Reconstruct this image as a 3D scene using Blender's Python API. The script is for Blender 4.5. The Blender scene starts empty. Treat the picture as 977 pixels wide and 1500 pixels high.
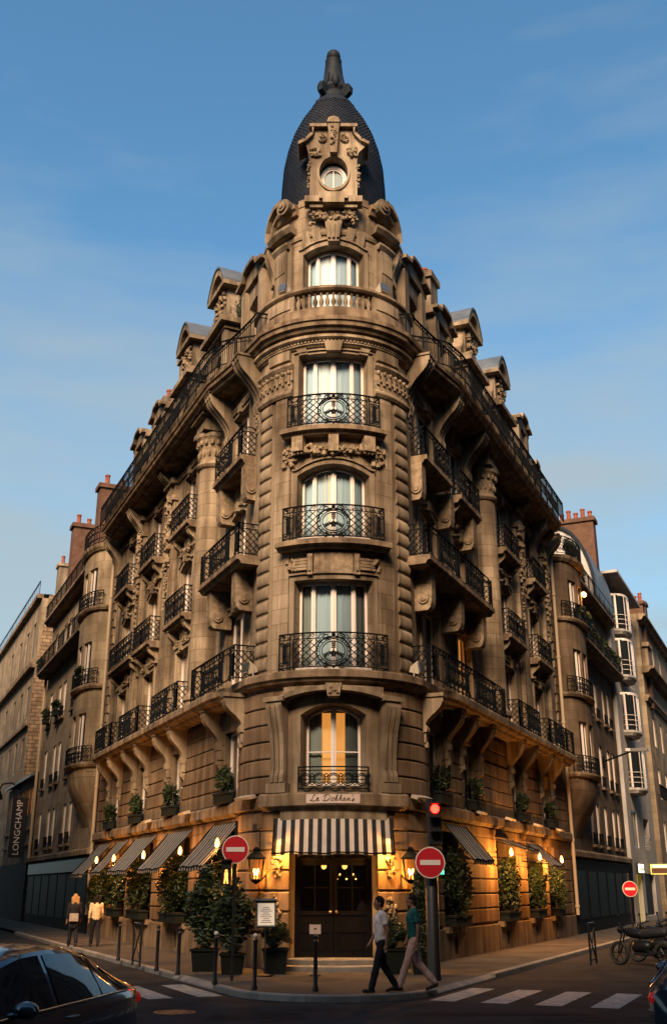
import bpy, bmesh, math, random
from mathutils import Vector, Matrix
from math import sin, cos, pi, radians, sqrt, atan2, hypot
random.seed(7)
SC = bpy.context.scene
COL = SC.collection
# ------------------------------------------------------------------ camera, sky, sun, exposure
TILT = math.atan(550 / 1500)
cd = bpy.data.cameras.new('camera'); cam = bpy.data.objects.new('camera', cd); COL.objects.link(cam)
cam.location = (0, 0, 2.0); cam.rotation_euler = (pi / 2 + TILT, 0, 0)
cd.sensor_fit = 'VERTICAL'; cd.sensor_height = 36; cd.lens = 36; cd.clip_end = 3000; cd.clip_start = .1
SC.camera = cam
SUN_AZ, SUN_EL = radians(13), radians(36)          # behind the camera, a little to the left, low
SUN_DIR = Vector((-sin(SUN_AZ) * cos(SUN_EL), -cos(SUN_AZ) * cos(SUN_EL), sin(SUN_EL)))   # towards the sun
wd = bpy.data.worlds.new('World'); SC.world = wd; wd.use_nodes = True
wn, wl = wd.node_tree.nodes, wd.node_tree.links
bg = wn['Background']
sky = wn.new('ShaderNodeTexSky'); sky.sky_type = 'NISHITA'; sky.sun_disc = False
sky.sun_elevation = SUN_EL; sky.sun_rotation = math.atan2(SUN_DIR.x, SUN_DIR.y)
sky.altitude = 60; sky.air_density = 1.0; sky.dust_density = 1.0; sky.ozone_density = 2.0
tc = wn.new('ShaderNodeTexCoord')
mp = wn.new('ShaderNodeMapping'); mp.inputs['Scale'].default_value = (1.6, 1.2, 7.0); mp.inputs['Rotation'].default_value = (.05, .12, 0)
nz = wn.new('ShaderNodeTexNoise'); nz.inputs['Scale'].default_value = 1.5; nz.inputs['Detail'].default_value = 4; nz.inputs['Roughness'].default_value = .55
rp = wn.new('ShaderNodeValToRGB'); rp.color_ramp.elements[0].position = .40; rp.color_ramp.elements[1].position = .75
rp.color_ramp.elements[0].color = (0, 0, 0, 1); rp.color_ramp.elements[1].color = (.85, .85, .85, 1)
mx = wn.new('ShaderNodeMix'); mx.data_type = 'RGBA'
wl.new(tc.outputs['Generated'], mp.inputs['Vector']); wl.new(mp.outputs[0], nz.inputs['Vector'])
sxyz = wn.new('ShaderNodeSeparateXYZ'); wl.new(tc.outputs['Generated'], sxyz.inputs[0])
lowz = wn.new('ShaderNodeMath'); lowz.operation = 'MULTIPLY_ADD'; lowz.inputs[1].default_value = -.85; lowz.inputs[2].default_value = .45; wl.new(sxyz.outputs['Z'], lowz.inputs[0])
add_ = wn.new('ShaderNodeMath'); add_.operation = 'ADD'; hn = wn.new('ShaderNodeMath'); hn.operation = 'MULTIPLY_ADD'; hn.inputs[1].default_value = .62; hn.inputs[2].default_value = .19; wl.new(nz.outputs['Fac'], hn.inputs[0]); wl.new(hn.outputs[0], add_.inputs[0]); wl.new(lowz.outputs[0], add_.inputs[1])
wl.new(add_.outputs[0], rp.inputs['Fac']); wl.new(rp.outputs['Color'], mx.inputs['Factor'])
sat = wn.new('ShaderNodeMix'); sat.data_type = 'RGBA'; sat.blend_type = 'MULTIPLY'; sat.inputs['Factor'].default_value = 1; sat.inputs['B'].default_value = (.74, 1.13, 1.15, 1)
wl.new(sky.outputs['Color'], sat.inputs['A']); wl.new(sat.outputs['Result'], mx.inputs['A']); mx.inputs['B'].default_value = (2.4, 2.85, 2.95, 1)
wl.new(mx.outputs['Result'], bg.inputs['Color']); bg.inputs['Strength'].default_value = .087
sl = bpy.data.lights.new('sun', 'SUN'); sl.energy = 4.6; sl.angle = radians(27); sl.color = (1.0, .69, .42)
so = bpy.data.objects.new('sun', sl); COL.objects.link(so); so.location = (-20, -30, 60)
so.rotation_euler = SUN_DIR.to_track_quat('Z', 'Y').to_euler()
vs = SC.view_settings; vs.view_transform = 'Standard'; vs.look = 'None'; vs.gamma = 1; vs.exposure = 1.1; vs.use_curve_mapping = False
SC.cycles.use_denoising = True
SC.cycles.max_bounces = 6; SC.cycles.diffuse_bounces = 3; SC.cycles.glossy_bounces = 3; SC.cycles.transmission_bounces = 4; SC.cycles.transparent_max_bounces = 10
SC.cycles.caustics_reflective = False; SC.cycles.caustics_refractive = False; SC.cycles.sample_clamp_indirect = 3

# ------------------------------------------------------------------ materials
MATS = {}
def pmat(name, col, rough=.6, metal=0, spec=.5, emit=None, es=0, coat=0):
    m = bpy.data.materials.new(name); m.use_nodes = True; b = m.node_tree.nodes['Principled BSDF']
    b.inputs['Base Color'].default_value = (*col, 1); b.inputs['Roughness'].default_value = rough
    b.inputs['Metallic'].default_value = metal; b.inputs['Specular IOR Level'].default_value = spec
    b.inputs['Coat Weight'].default_value = coat
    if emit: b.inputs['Emission Color'].default_value = (*emit, 1); b.inputs['Emission Strength'].default_value = es
    MATS[name] = m; return m
def N(m, t, **k):
    n = m.node_tree.nodes.new(t)
    for a, v in k.items():
        if a in n.inputs: n.inputs[a].default_value = v
        else: setattr(n, a, v)
    return n
def L(m, a, b): m.node_tree.links.new(a, b)
def mulmix(m, a, b, fac=1.0):
    x = N(m, 'ShaderNodeMix', data_type='RGBA', blend_type='MULTIPLY'); x.inputs['Factor'].default_value = fac
    L(m, a, x.inputs['A']); L(m, b, x.inputs['B']); return x.outputs['Result']
def ramp(m, src, p0, c0, p1, c1):
    r = N(m, 'ShaderNodeValToRGB'); e = r.color_ramp.elements
    e[0].position = p0; e[0].color = (*c0, 1); e[1].position = p1; e[1].color = (*c1, 1)
    L(m, src, r.inputs['Fac']); return r.outputs['Color']
def posn(m, scale=(1, 1, 1)):
    g = N(m, 'ShaderNodeNewGeometry'); mp = N(m, 'ShaderNodeMapping'); mp.inputs['Scale'].default_value = scale
    L(m, g.outputs['Position'], mp.inputs['Vector']); return mp.outputs[0]
def noisy(name, c0, c1, scale=3, rough=.85, bump=.3, fine=40, streak=0, brick=None, rnd=0, spec=.15, bd=.02):
    """mottled material; brick=(width,row,mortar) draws fine ashlar joints from the mesh's own metre UVs"""
    m = pmat(name, c0, rough, spec=spec); b = m.node_tree.nodes['Principled BSDF']
    n1 = N(m, 'ShaderNodeTexNoise', Scale=scale, Detail=5.0); L(m, posn(m), n1.inputs['Vector'])
    col = ramp(m, n1.outputs['Fac'], .32, c0, .68, c1)
    n2 = N(m, 'ShaderNodeTexNoise', Scale=fine, Detail=3.0); L(m, posn(m), n2.inputs['Vector'])
    col = mulmix(m, col, ramp(m, n2.outputs['Fac'], .3, (.78, .78, .78), .7, (1.08, 1.08, 1.08)))
    if streak:
        n3 = N(m, 'ShaderNodeTexNoise', Scale=1.0, Detail=4.0); L(m, posn(m, (3.2, 3.2, .22)), n3.inputs['Vector'])
        col = mulmix(m, col, ramp(m, n3.outputs['Fac'], .38, (.45, .42, .40), .58, (1, 1, 1)), streak)
        n4 = N(m, 'ShaderNodeTexNoise', Scale=.45, Detail=6.0); L(m, posn(m), n4.inputs['Vector'])
        col = mulmix(m, col, ramp(m, n4.outputs['Fac'], .36, (.62, .60, .60), .56, (1, 1, 1)), streak)
    h = n2.outputs['Fac']
    if brick:
        uv = N(m, 'ShaderNodeUVMap')
        br = N(m, 'ShaderNodeTexBrick', Scale=1.0); br.inputs['Brick Width'].default_value = brick[0]
        br.inputs['Row Height'].default_value = brick[1]; br.inputs['Mortar Size'].default_value = brick[2]
        br.inputs['Mortar Smooth'].default_value = .2; br.inputs['Bias'].default_value = -.2
        br.inputs['Color1'].default_value = (1, 1, 1, 1); br.inputs['Color2'].default_value = (.72, .70, .68, 1); br.inputs['Mortar'].default_value = (.55, .51, .47, 1)
        L(m, uv.outputs['UV'], br.inputs['Vector']); col = mulmix(m, col, br.outputs['Color'])
        ad = N(m, 'ShaderNodeMath', operation='MULTIPLY_ADD'); L(m, br.outputs['Fac'], ad.inputs[0]); ad.inputs[1].default_value = -1.5; L(m, h, ad.inputs[2]); h = ad.outputs[0]
    if rnd:
        oi = N(m, 'ShaderNodeObjectInfo')
        col = mulmix(m, col, ramp(m, oi.outputs['Random'], 0, (1 - rnd,) * 3, 1, (1, 1, 1)))
    L(m, col, b.inputs['Base Color'])
    bp = N(m, 'ShaderNodeBump', Strength=bump, Distance=bd); L(m, h, bp.inputs['Height']); L(m, bp.outputs[0], b.inputs['Normal'])
    return m
def glassmat(name, tint, refl, rough=.03):
    m = pmat(name, tint, .05); nt = m.node_tree; nt.nodes.remove(nt.nodes['Principled BSDF']); out = nt.nodes['Material Output']
    t = N(m, 'ShaderNodeBsdfTransparent'); t.inputs['Color'].default_value = (*tint, 1)
    g = N(m, 'ShaderNodeBsdfGlossy'); g.inputs['Roughness'].default_value = rough
    lw = N(m, 'ShaderNodeFresnel', IOR=1.5); a = N(m, 'ShaderNodeMath', operation='ADD', use_clamp=True); a.inputs[1].default_value = refl; L(m, lw.outputs[0], a.inputs[0])
    n1 = N(m, 'ShaderNodeTexNoise', Scale=1.3, Detail=2.0); L(m, posn(m), n1.inputs['Vector'])
    bp = N(m, 'ShaderNodeBump', Strength=.12, Distance=.05); L(m, n1.outputs['Fac'], bp.inputs['Height']); L(m, bp.outputs[0], g.inputs['Normal'])
    x = N(m, 'ShaderNodeMixShader'); L(m, a.outputs[0], x.inputs[0]); L(m, t.outputs[0], x.inputs[1]); L(m, g.outputs[0], x.inputs[2]); L(m, x.outputs[0], out.inputs['Surface'])
    return m
ST0, ST1 = (.24, .182, .124), (.39, .303, .213)
noisy('stone', ST0, ST1, .9, streak=.9, bump=.35, rnd=.28)
noisy('ashlar', ST0, ST1, .9, streak=.9, bump=.3, brick=(1.05, .42, .012))
noisy('rustic', (.205, .135, .083), (.30, .205, .13), 1.2, streak=.8, bump=.5, rnd=.3)
noisy('carved', (.20, .147, .098), (.38, .29, .20), 7, streak=.7, bump=.9)
noisy('ledge', (.16, .115, .08), (.33, .24, .155), 2.5, streak=.9, bump=.5)
noisy('stone_pale', (.26, .20, .135), (.36, .285, .195), .9, streak=.5, bump=.25, brick=(1.3, .45, .008))
noisy('stone_grey', (.13, .09, .06), (.185, .132, .088), .9, streak=.6, bump=.25, brick=(1.2, .42, .008))  # evenly darkened to stand in for shade missing on the right neighbour
noisy('render_white', (.40, .38, .37), (.50, .47, .455), .7, streak=.35, bump=.1)
noisy('rubble', (.20, .13, .085), (.40, .29, .19), 2.2, streak=.4, bump=.9, brick=(.55, .26, .035))
noisy('brick_dark', (.12, .065, .045), (.18, .10, .07), 2, bump=.4, brick=(.24, .075, .012))
noisy('slate', (.005, .007, .012), (.013, .017, .028), 5, rough=.65, bump=.3, rnd=.2, spec=.15)
noisy('zinc', (.06, .072, .088), (.11, .125, .145), 1.6, rough=.42, bump=.12, spec=.5)
noisy('lead', (.008, .011, .016), (.018, .023, .032), 4, rough=.6, bump=.3, spec=.12)
noisy('terracotta', (.20, .06, .04), (.30, .10, .06), 6, bump=.3)
noisy('asphalt', (.022, .021, .022), (.042, .040, .040), 1.2, rough=.95, bump=.5, fine=120, bd=.006, spec=.06)
noisy('paving', (.06, .053, .047), (.105, .092, .08), .8, rough=.9, bump=.4, fine=60, brick=(.62, .42, .012), bd=.006, spec=.08)
noisy('kerbstone', (.20, .185, .17), (.29, .265, .24), 3, bump=.4, rnd=.25)
noisy('road_paint', (.20, .19, .18), (.42, .40, .37), 5, rough=.7, bump=.3, fine=70)
noisy('plinth', (.17, .125, .085), (.27, .20, .135), 1.1, streak=.9, bump=.4)
noisy('leaf', (.010, .020, .008), (.024, .042, .015), 9, rough=.5, bump=.1, spec=.4)
noisy('leaf_light', (.022, .036, .011), (.055, .075, .022), 9, rough=.5, bump=.1, spec=.4)
noisy('bark', (.05, .035, .025), (.09, .065, .045), 12, bump=.6)
noisy('canvas_black', (.012, .013, .016), (.022, .024, .028), 5, rough=.8, bump=.2, fine=150)
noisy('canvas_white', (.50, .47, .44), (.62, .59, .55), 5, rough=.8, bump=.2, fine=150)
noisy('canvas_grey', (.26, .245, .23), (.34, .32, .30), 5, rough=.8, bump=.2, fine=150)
for _n in ('canvas_black', 'canvas_white', 'canvas_grey'):      # thin cloth lets lamp light glow through
    _m = MATS[_n]; _o = _m.node_tree.nodes['Material Output']; _b = _m.node_tree.nodes['Principled BSDF']; _t = N(_m, 'ShaderNodeBsdfTranslucent'); _t.inputs['Color'].default_value = (.40, .34, .24, 1) if _n != 'canvas_black' else (.10, .07, .03, 1)
    _x = N(_m, 'ShaderNodeMixShader'); _x.inputs[0].default_value = .35 if _n != 'canvas_black' else .05; L(_m, _b.outputs[0], _x.inputs[1]); L(_m, _t.outputs[0], _x.inputs[2]); L(_m, _x.outputs[0], _o.inputs['Surface'])
noisy('soil', (.03, .022, .016), (.05, .04, .03), 9)
pmat('iron', (.005, .006, .008), .8, spec=.06)
pmat('paint_white', (.66, .58, .54), .45)
pmat('door_paint', (.006, .005, .006), .4, spec=.12)
pmat('black_paint', (.012, .012, .013), .4)
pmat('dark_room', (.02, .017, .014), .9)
pmat('curtain', (.54, .68, .76), .9)
pmat('curtain_grey', (.40, .43, .40), .9)
pmat('brass', (.55, .36, .12), .3, 1)
pmat('sign_red', (.50, .012, .022), .4); pmat('sign_white', (.75, .66, .60), .4)
pmat('plaque', (.55, .42, .36), .5); pmat('ink', (.03, .018, .015), .6)
pmat('pipe', (.36, .27, .18), .6)
pmat('grey_metal', (.20, .20, .20), .35, .8)
pmat('projector_metal', (.34, .29, .23), .5, .0)
pmat('pot_wood', (.010, .012, .010), .7, spec=.1)
glassmat('glass', (.88, .94, .97), -.03, .26)
glassmat('glass_door', (.35, .32, .28), .04)
pmat('shop_black', (.010, .010, .011), .7, spec=.05)
pmat('shop_glass', (.005, .006, .007), .5, spec=.04)
pmat('glass_dark', (.012, .015, .018), .06, spec=.8)
pmat('lamp_glass', (.9, .8, .6), .1); glassmat('lamp_glass', (1, .95, .85), .02)
WARM = (1.0, .46, .10)
pmat('bulb', (1, .8, .5), .5, emit=(1.0, .42, .07), es=3.4)
pmat('bulb_dim', (1, .8, .5), .5, emit=(1.0, .42, .07), es=3.4)
pmat('bulb_lobby', (1, .8, .5), .5, emit=(1.0, .45, .09), es=3.2)
pmat('bulb_small', (1, .8, .5), .5, emit=(1.0, .50, .11), es=7)
pmat('bulb_spot', (1, .8, .5), .5, emit=(1.0, .44, .08), es=2600)
pmat('lit_curtain', (.6, .45, .25), .9, emit=(1.0, .36, .06), es=.34)
pmat('lit_soft', (.6, .5, .35), .9, emit=(1.0, .62, .28), es=.25)
pmat('lit_pane', (.6, .4, .2), .6, emit=(1.0, .36, .06), es=1.0)
pmat('red_light', (.5, .02, .02), .4, emit=(1.0, .006, .003), es=22)
pmat('green_light', (.02, .4, .2), .4, emit=(.05, 1.0, .42), es=3)
pmat('red_dim', (.4, .02, .02), .4, emit=(1.0, .06, .02), es=2.2)
pmat('amber', (.5, .3, .1), .4, emit=(1.0, .36, .05), es=6)
pmat('lit_sign', (.8, .8, .7), .5, emit=(1.0, .92, .75), es=1.6)
pmat('lit_shop', (.5, .5, .2), .6, emit=(.85, .62, .06), es=.35)

# ------------------------------------------------------------------ mesh helpers
class Map:
    """u along a wall, o outward from it, z up -> world"""
    step = 1e9
    def p(self, u, o, z): raise NotImplementedError
A = radians(24); CY = 29.6; W0 = 2.28
class Facade(Map):
    def __init__(self, side, off=0.0):
        sg = -1 if side == 'L' else 1; self.off = off; self.sg = sg
        self.d = Vector((sg * sin(A), cos(A), 0)); self.n = Vector((sg * cos(A), -sin(A), 0)); self.c = Vector((0, CY, 0)) + self.n * (W0 + off)
    def p(self, u, o, z): return self.c + self.d * u + self.n * o + Vector((0, 0, z))
class FacadeZ(Facade):
    """same facade, with the storey heights above the third floor eased to the measured cornice"""
    def p(self, u, o, z):
        if z > 19.5: z = 19.06 + (z - 19.5) * 1.1
        elif z > 18.46: z = z - .44
        elif z > 17: z = 17 + (z - 17) * .70
        return Facade.p(self, u, o, z)
class Tower(Map):
    """u = arc metres at radius r, 0 at the front"""
    def __init__(self, r, cy=CY, cx=0, face=0, step=.22): self.r = r; self.cy = cy; self.cx = cx; self.face = face; self.step = step
    def p(self, u, o, z):
        f = u / self.r + self.face; R = self.r + o
        return Vector((self.cx + R * sin(f), self.cy - R * cos(f), z))
class TowerC(Tower):
    def p(self, u, o, z): return Tower.p(self, u, o, z if z < 17 else 17 + (z - 17) * .58)
class TowerZ(Tower):
    def p(self, u, o, z): return Tower.p(self, u, o, z if z < 19.3 else 19.3 + (z - 19.3) * 1.2)
class Chord(Map):
    """u straight across, o forward of the round wall"""
    step = .3
    def __init__(self, r): self.r = r
    def p(self, u, o, z): return Vector((u, CY - sqrt(max(.01, self.r ** 2 - u * u)) - o, z))
class Flat(Map):
    def __init__(self, origin, d, n): self.c = Vector(origin); self.d = Vector(d).normalized(); self.n = Vector(n).normalized()
    def p(self, u, o, z): return self.c + self.d * u + self.n * o + Vector((0, 0, z))
class PathMap(Map):
    """u runs along a plan polyline of world xy points; o is to its outer side"""
    def __init__(self, pts, flip=1):
        self.pts = [Vector((q[0], q[1], 0)) for q in pts]; self.L = [0]; self.flip = flip
        for a, b in zip(self.pts, self.pts[1:]): self.L.append(self.L[-1] + (b - a).length)
        self.len = self.L[-1]; self.step = .3 if len(pts) > 4 else 1e9
    def p(self, u, o, z):
        i = 0
        while i < len(self.pts) - 2 and u > self.L[i + 1]: i += 1
        a, b = self.pts[i], self.pts[i + 1]; t = (u - self.L[i]) / max(1e-6, self.L[i + 1] - self.L[i])
        d = (b - a).normalized(); n = Vector((d.y, -d.x, 0)) * self.flip
        return a.lerp(b, t) + n * o + Vector((0, 0, z))
def lin(a, b, n): return [a + (b - a) * i / n for i in range(n + 1)]
class MB:
    def __init__(self): self.v = []; self.f = []; self.uv = []; self.mi = []
    def vert(self, p, uv=None):
        self.v.append(tuple(p)); self.uv.append(uv if uv else (p[0] + p[1], p[2])); return len(self.v) - 1
    def face(self, ids, mi=0): self.f.append(tuple(ids)); self.mi.append(mi)
    def quad(self, pts, mi=0, uvs=None):
        self.face([self.vert(p, uvs[i] if uvs else None) for i, p in enumerate(pts)], mi)
    def grid(self, rows, closed=False, mi=0):
        """rows: list of lists of vertex ids; skins neighbours"""
        for a, b in zip(rows, rows[1:]):
            n = len(a)
            for j in range(n if closed else n - 1): self.face((a[j], a[(j + 1) % n], b[(j + 1) % n], b[j]), mi)
    def sweep(self, m, prof, u0, u1, caps=True, closed=True, mi=0, n=None):
        """profile of (off,z) carried along u on map m"""
        if n is None: n = max(1, int(math.ceil(abs(u1 - u0) / m.step)))
        rows = [[self.vert(m.p(u, o, z), (u + o, z)) for o, z in prof] for u in lin(u0, u1, n)]
        self.grid(rows, closed, mi)
        if caps and closed: self.face(rows[0], mi); self.face(rows[-1][::-1], mi)
    def box(self, m, u0, u1, o0, o1, z0, z1, mi=0): self.sweep(m, [(o0, z0), (o1, z0), (o1, z1), (o0, z1)], u0, u1, mi=mi)
    def plate(self, m, poly, o0, o1, mi=0):
        """polygon of (u,z) extruded from o0 to o1"""
        a = [self.vert(m.p(u, o0, z), (u, z)) for u, z in poly]; b = [self.vert(m.p(u, o1, z), (u, z)) for u, z in poly]
        self.face(a[::-1], mi); self.face(b, mi); self.grid([a, b], True, mi)
    def tube(self, pts, r, n=4, caps=True, mi=0, r1=None):
        pts = [Vector(p) for p in pts]; rows = []
        for i, p in enumerate(pts):
            d = (pts[min(i + 1, len(pts) - 1)] - pts[max(i - 1, 0)])
            if d.length < 1e-9: d = Vector((0, 0, 1))
            d.normalize(); up = Vector((0, 0, 1)) if abs(d.z) < .9 else Vector((1, 0, 0))
            x = d.cross(up).normalized(); y = d.cross(x); rr = r if r1 is None else r + (r1 - r) * i / max(1, len(pts) - 1)
            rows.append([self.vert(p + x * rr * cos(2 * pi * (k + .5) / n) + y * rr * sin(2 * pi * (k + .5) / n)) for k in range(n)])
        self.grid(rows, True, mi)
        if caps: self.face(rows[0][::-1], mi); self.face(rows[-1], mi)
    def mtube(self, m, pts, r, n=4, mi=0):
        out = []; r *= 1.45
        for (a, b) in zip(pts, pts[1:]):
            k = max(1, int(math.ceil(abs(b[0] - a[0]) / m.step)))
            for i in range(k): t = i / k; out.append(m.p(*(a[j] + (b[j] - a[j]) * t for j in range(3))))
        out.append(m.p(*pts[-1])); self.tube(out, r, n, mi=mi)
    def lathe(self, c, prof, n=16, a0=0, a1=2 * pi, sx=1, sy=1, mi=0, axis=None):
        """profile (r,z) turned about a vertical axis at c"""
        c = Vector(c); full = abs(a1 - a0 - 2 * pi) < 1e-6; k = n if full else n + 1
        rows = []
        for r, z in prof:
            rows.append([self.vert(c + Vector((sx * r * cos(a0 + (a1 - a0) * j / n), sy * r * sin(a0 + (a1 - a0) * j / n), z)), (r * (a0 + (a1 - a0) * j / n), z)) for j in range(k)])
        self.grid(rows, full, mi)
        if full: self.face(rows[0][::-1], mi); self.face(rows[-1], mi)
    def ball(self, c, rx, ry=None, rz=None, n=8, k=5, mi=0, rot=None):
        ry = ry or rx; rz = rz or rx; c = Vector(c); rows = []
        for i in range(k + 1):
            t = pi * i / k; row = []
            for j in range(n):
                q = Vector((rx * sin(t) * cos(2 * pi * j / n), ry * sin(t) * sin(2 * pi * j / n), rz * cos(t)))
                if rot: q = rot @ q
                row.append(self.vert(c + q))
            rows.append(row)
        self.grid(rows, True, mi)
    def wall(self, m, u0, u1, z0, z1, openings=(), o=0.0, depth=.35, mi=0):
        """wall sheet with openings (ua,ub,za,zb,rise) and their reveals"""
        us = {u0, u1}; zs = {z0, z1}
        for a, b, c, d, r in openings: us |= {a, b}; zs |= {c, d}
        us = sorted(u for u in us if u0 <= u <= u1); zs = sorted(z for z in zs if z0 <= z <= z1)
        for ua, ub in zip(us, us[1:]):
            n = max(1, int(math.ceil((ub - ua) / m.step))); sub = lin(ua, ub, n)
            for za, zb in zip(zs, zs[1:]):
                cu, cz = (ua + ub) / 2, (za + zb) / 2
                if any(a < cu < b and c < cz < d for a, b, c, d, r in openings): continue
                rows = [[self.vert(m.p(u, o, z), (u, z)) for u in sub] for z in (za, zb)]
                self.grid(rows, False, mi)
        for a, b, c, d, r in openings:
            n = max(1, int(math.ceil((b - a) / m.step)), 8 if r else 1)
            top = [(u, d - r * ((2 * (u - a) / (b - a) - 1) ** 2)) for u in lin(a, b, n)]
            if r:
                lo = [self.vert(m.p(u, o, z), (u, z)) for u, z in top]; hi = [self.vert(m.p(u, o, d), (u, d)) for u, z in top]
                self.grid([lo, hi], False, mi)
            outl = [(a, c)] + top + [(b, c)]
            f = [self.vert(m.p(u, o, z), (u, z)) for u, z in outl]; g = [self.vert(m.p(u, o - depth, z), (u + depth, z)) for u, z in outl]
            self.grid([f, g], False, mi)
            bot = [(u, c) for u in lin(a, b, n)]
            f = [self.vert(m.p(u, o, z), (u, z)) for u, z in bot]; g = [self.vert(m.p(u, o - depth, z), (u, z)) for u, z in bot]
            self.grid([f, g], False, mi)
    def build(self, name, mat, parent=None, smooth=None, kind=None, label=None, data=None):
        me = bpy.data.meshes.new(name); me.from_pydata(self.v, [], self.f)
        mats = mat if isinstance(mat, (list, tuple)) else [mat]
        for q in mats: me.materials.append(MATS[q])
        if len(mats) > 1: me.polygons.foreach_set('material_index', self.mi)
        uvl = me.uv_layers.new(name='UVMap'); idx = [0] * len(me.loops); me.loops.foreach_get('vertex_index', idx)
        flat = []
        for i in idx: flat.extend(self.uv[i])
        uvl.data.foreach_set('uv', flat)
        if smooth is not None:
            me.polygons.foreach_set('use_smooth', [True] * len(me.polygons)); me.set_sharp_from_angle(angle=radians(smooth))
        me.update(); return put(name, me, parent, kind, label)
def put(name, me, parent=None, kind=None, label=None):
    o = bpy.data.objects.new(name, me); COL.objects.link(o)
    if parent is not None:
        o.parent = parent
        loc = Vector((0, 0, 0)); q = parent
        if not parent.get('_local'):
            while q is not None: loc += q.location; q = q.parent
            o.matrix_parent_inverse = Matrix.Translation(-loc) if parent.parent is None else Matrix.Identity(4)
        else: o['_local'] = 1
    if kind: o['kind'] = kind
    if label: o['label'] = label
    return o
def thing(name, label, cat, loc=(0, 0, 0), rz=0, group=None, local=False):
    o = bpy.data.objects.new(name, None); COL.objects.link(o); o.location = loc; o.rotation_euler = (0, 0, rz); o.empty_display_size = .3
    o['label'] = label; o['category'] = cat
    if group: o['group'] = group
    if local: o['_local'] = 1
    return o
def tag(o, label, cat, group=None, kind=None):
    o['label'] = label; o['category'] = cat
    if group: o['group'] = group
    if kind: o['kind'] = kind
    return o
def copy_tree(o, parent=None, top=True):
    c = o.copy(); COL.objects.link(c)
    if not top: c.parent = parent
    for ch in list(o.children): copy_tree(ch, c, False)
    return c
def glow(loc, power, parent, col=(1.0, .37, .06)):
    """the light a lamp gives, as a child of that lamp"""
    d = bpy.data.lights.new('lamp_light', 'POINT'); d.energy = power; d.color = col; d.shadow_soft_size = .04
    o = bpy.data.objects.new('lamp_light', d); COL.objects.link(o); o.parent = parent; o.location = Vector(loc) - parent.location; return o
def arc(u0, u1, z0, rise, n=10): return [(u, z0 + rise * (1 - (2 * (u - u0) / (u1 - u0) - 1) ** 2)) for u in lin(u0, u1, n)]
def spiral(cu, cz, r0, r1, a0, turns, n=14): return [(cu + (r0 + (r1 - r0) * t) * cos(a0 + turns * 2 * pi * t), cz + (r0 + (r1 - r0) * t) * sin(a0 + turns * 2 * pi * t)) for t in lin(0, 1, n)]
# ------------------------------------------------------------------ ground
FL, FR = FacadeZ('L'), FacadeZ('R')
def kerb_path(D, r_extra=0.0):
    """plan line parallel to both facades at distance D from the tower axis, rounded at the nose"""
    nose = 20.9 + (4.85 - D) * .75
    r = (D - .4067 * (CY - nose)) / (1 - .4067); yc = nose + r
    pts = []
    nL = FL.n; nR = FR.n
    for s in (75, 55, 40, 30, 22, 16, 11, 7): pts.append(Vector((0, CY, 0)) + nL * D + FL.d * s)
    for t in lin(-(pi / 2 - A), pi / 2 - A, 14): pts.append(Vector((r * sin(t), yc - r * cos(t), 0)))
    for s in (7, 11, 16, 22, 30, 40, 55, 75): pts.append(Vector((0, CY, 0)) + nR * D + FR.d * s)
    # drop points that would double back
    out = [pts[0]]
    for q in pts[1:]:
        out.append(q)
    return [q for q in out if True]
def clean(pts):
    arcpts = pts[8:23]; yl = arcpts[0].y; yr = arcpts[-1].y
    return [q for q in pts[:8] if q.y > yl + .3] + arcpts + [q for q in pts[23:] if q.y > yr + .3]
KP = clean(kerb_path(4.85))
mb = MB(); mb.quad([(-1500, -1500, 0), (1500, -1500, 0), (1500, 1500, 0), (-1500, 1500, 0)])
o = mb.build('road', 'asphalt'); o['kind'] = 'structure'
noisy('asphalt_patch', (.014, .014, .015), (.028, .027, .028), 2, rough=.95, bump=.5, fine=140, bd=.006, spec=.05); noisy('cast_iron', (.03, .028, .027), (.06, .055, .05), 8, rough=.5, bump=.3)
# pavement: flat top polygon inside the kerb
KI = clean(kerb_path(4.70))
mb = MB(); ids = [mb.vert((q.x, q.y, .115), (q.x * .914 + q.y * .4, q.y * .914 - q.x * .4)) for q in KI]; mb.face(ids)
pav = mb.build('pavement', 'paving'); pav['kind'] = 'structure'
# kerb stones, each its own piece
km = PathMap(KP); kl = km.len; km.step = .4
pos = 0; i = 0
kerb = MB()
while pos < kl - .2:
    ln = min(1.05, kl - pos); mid = km.p(pos + ln / 2, 0, 0)
    low = .05 if (-3.9 < mid.x < -2.3 and mid.y < 26) or (2.2 < mid.x < 4.2 and mid.y < 26) else .12
    if mid.y > 50: pos += ln; continue
    mb = MB(); mb.sweep(km, [(-.17, -.05), (0, -.05), (0, low - .02), (-.02, low), (-.17, .119)], pos + .006, pos + ln - .006)
    mb.build('kerb_stone', 'kerbstone', pav); pos += ln; i += 1
# zebra crossings
def stripes(F, s0, s1, offs, label):
    for j, o0 in enumerate(offs):
        mb = MB(); mb.quad([F.p(s0, o0, .006), F.p(s0, o0 + .5, .006), F.p(s1, o0 + .5, .006), F.p(s1, o0, .006)])
        o = mb.build('crossing_stripe', 'road_paint'); o['kind'] = 'structure'
stripes(FR, -6.9, -4.1, [2.75, 3.75, 4.75, 5.75, 6.75], 'r'); stripes(FL, -6.0, -3.2, [2.75, 3.75, 4.75, 5.75], 'l')

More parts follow.
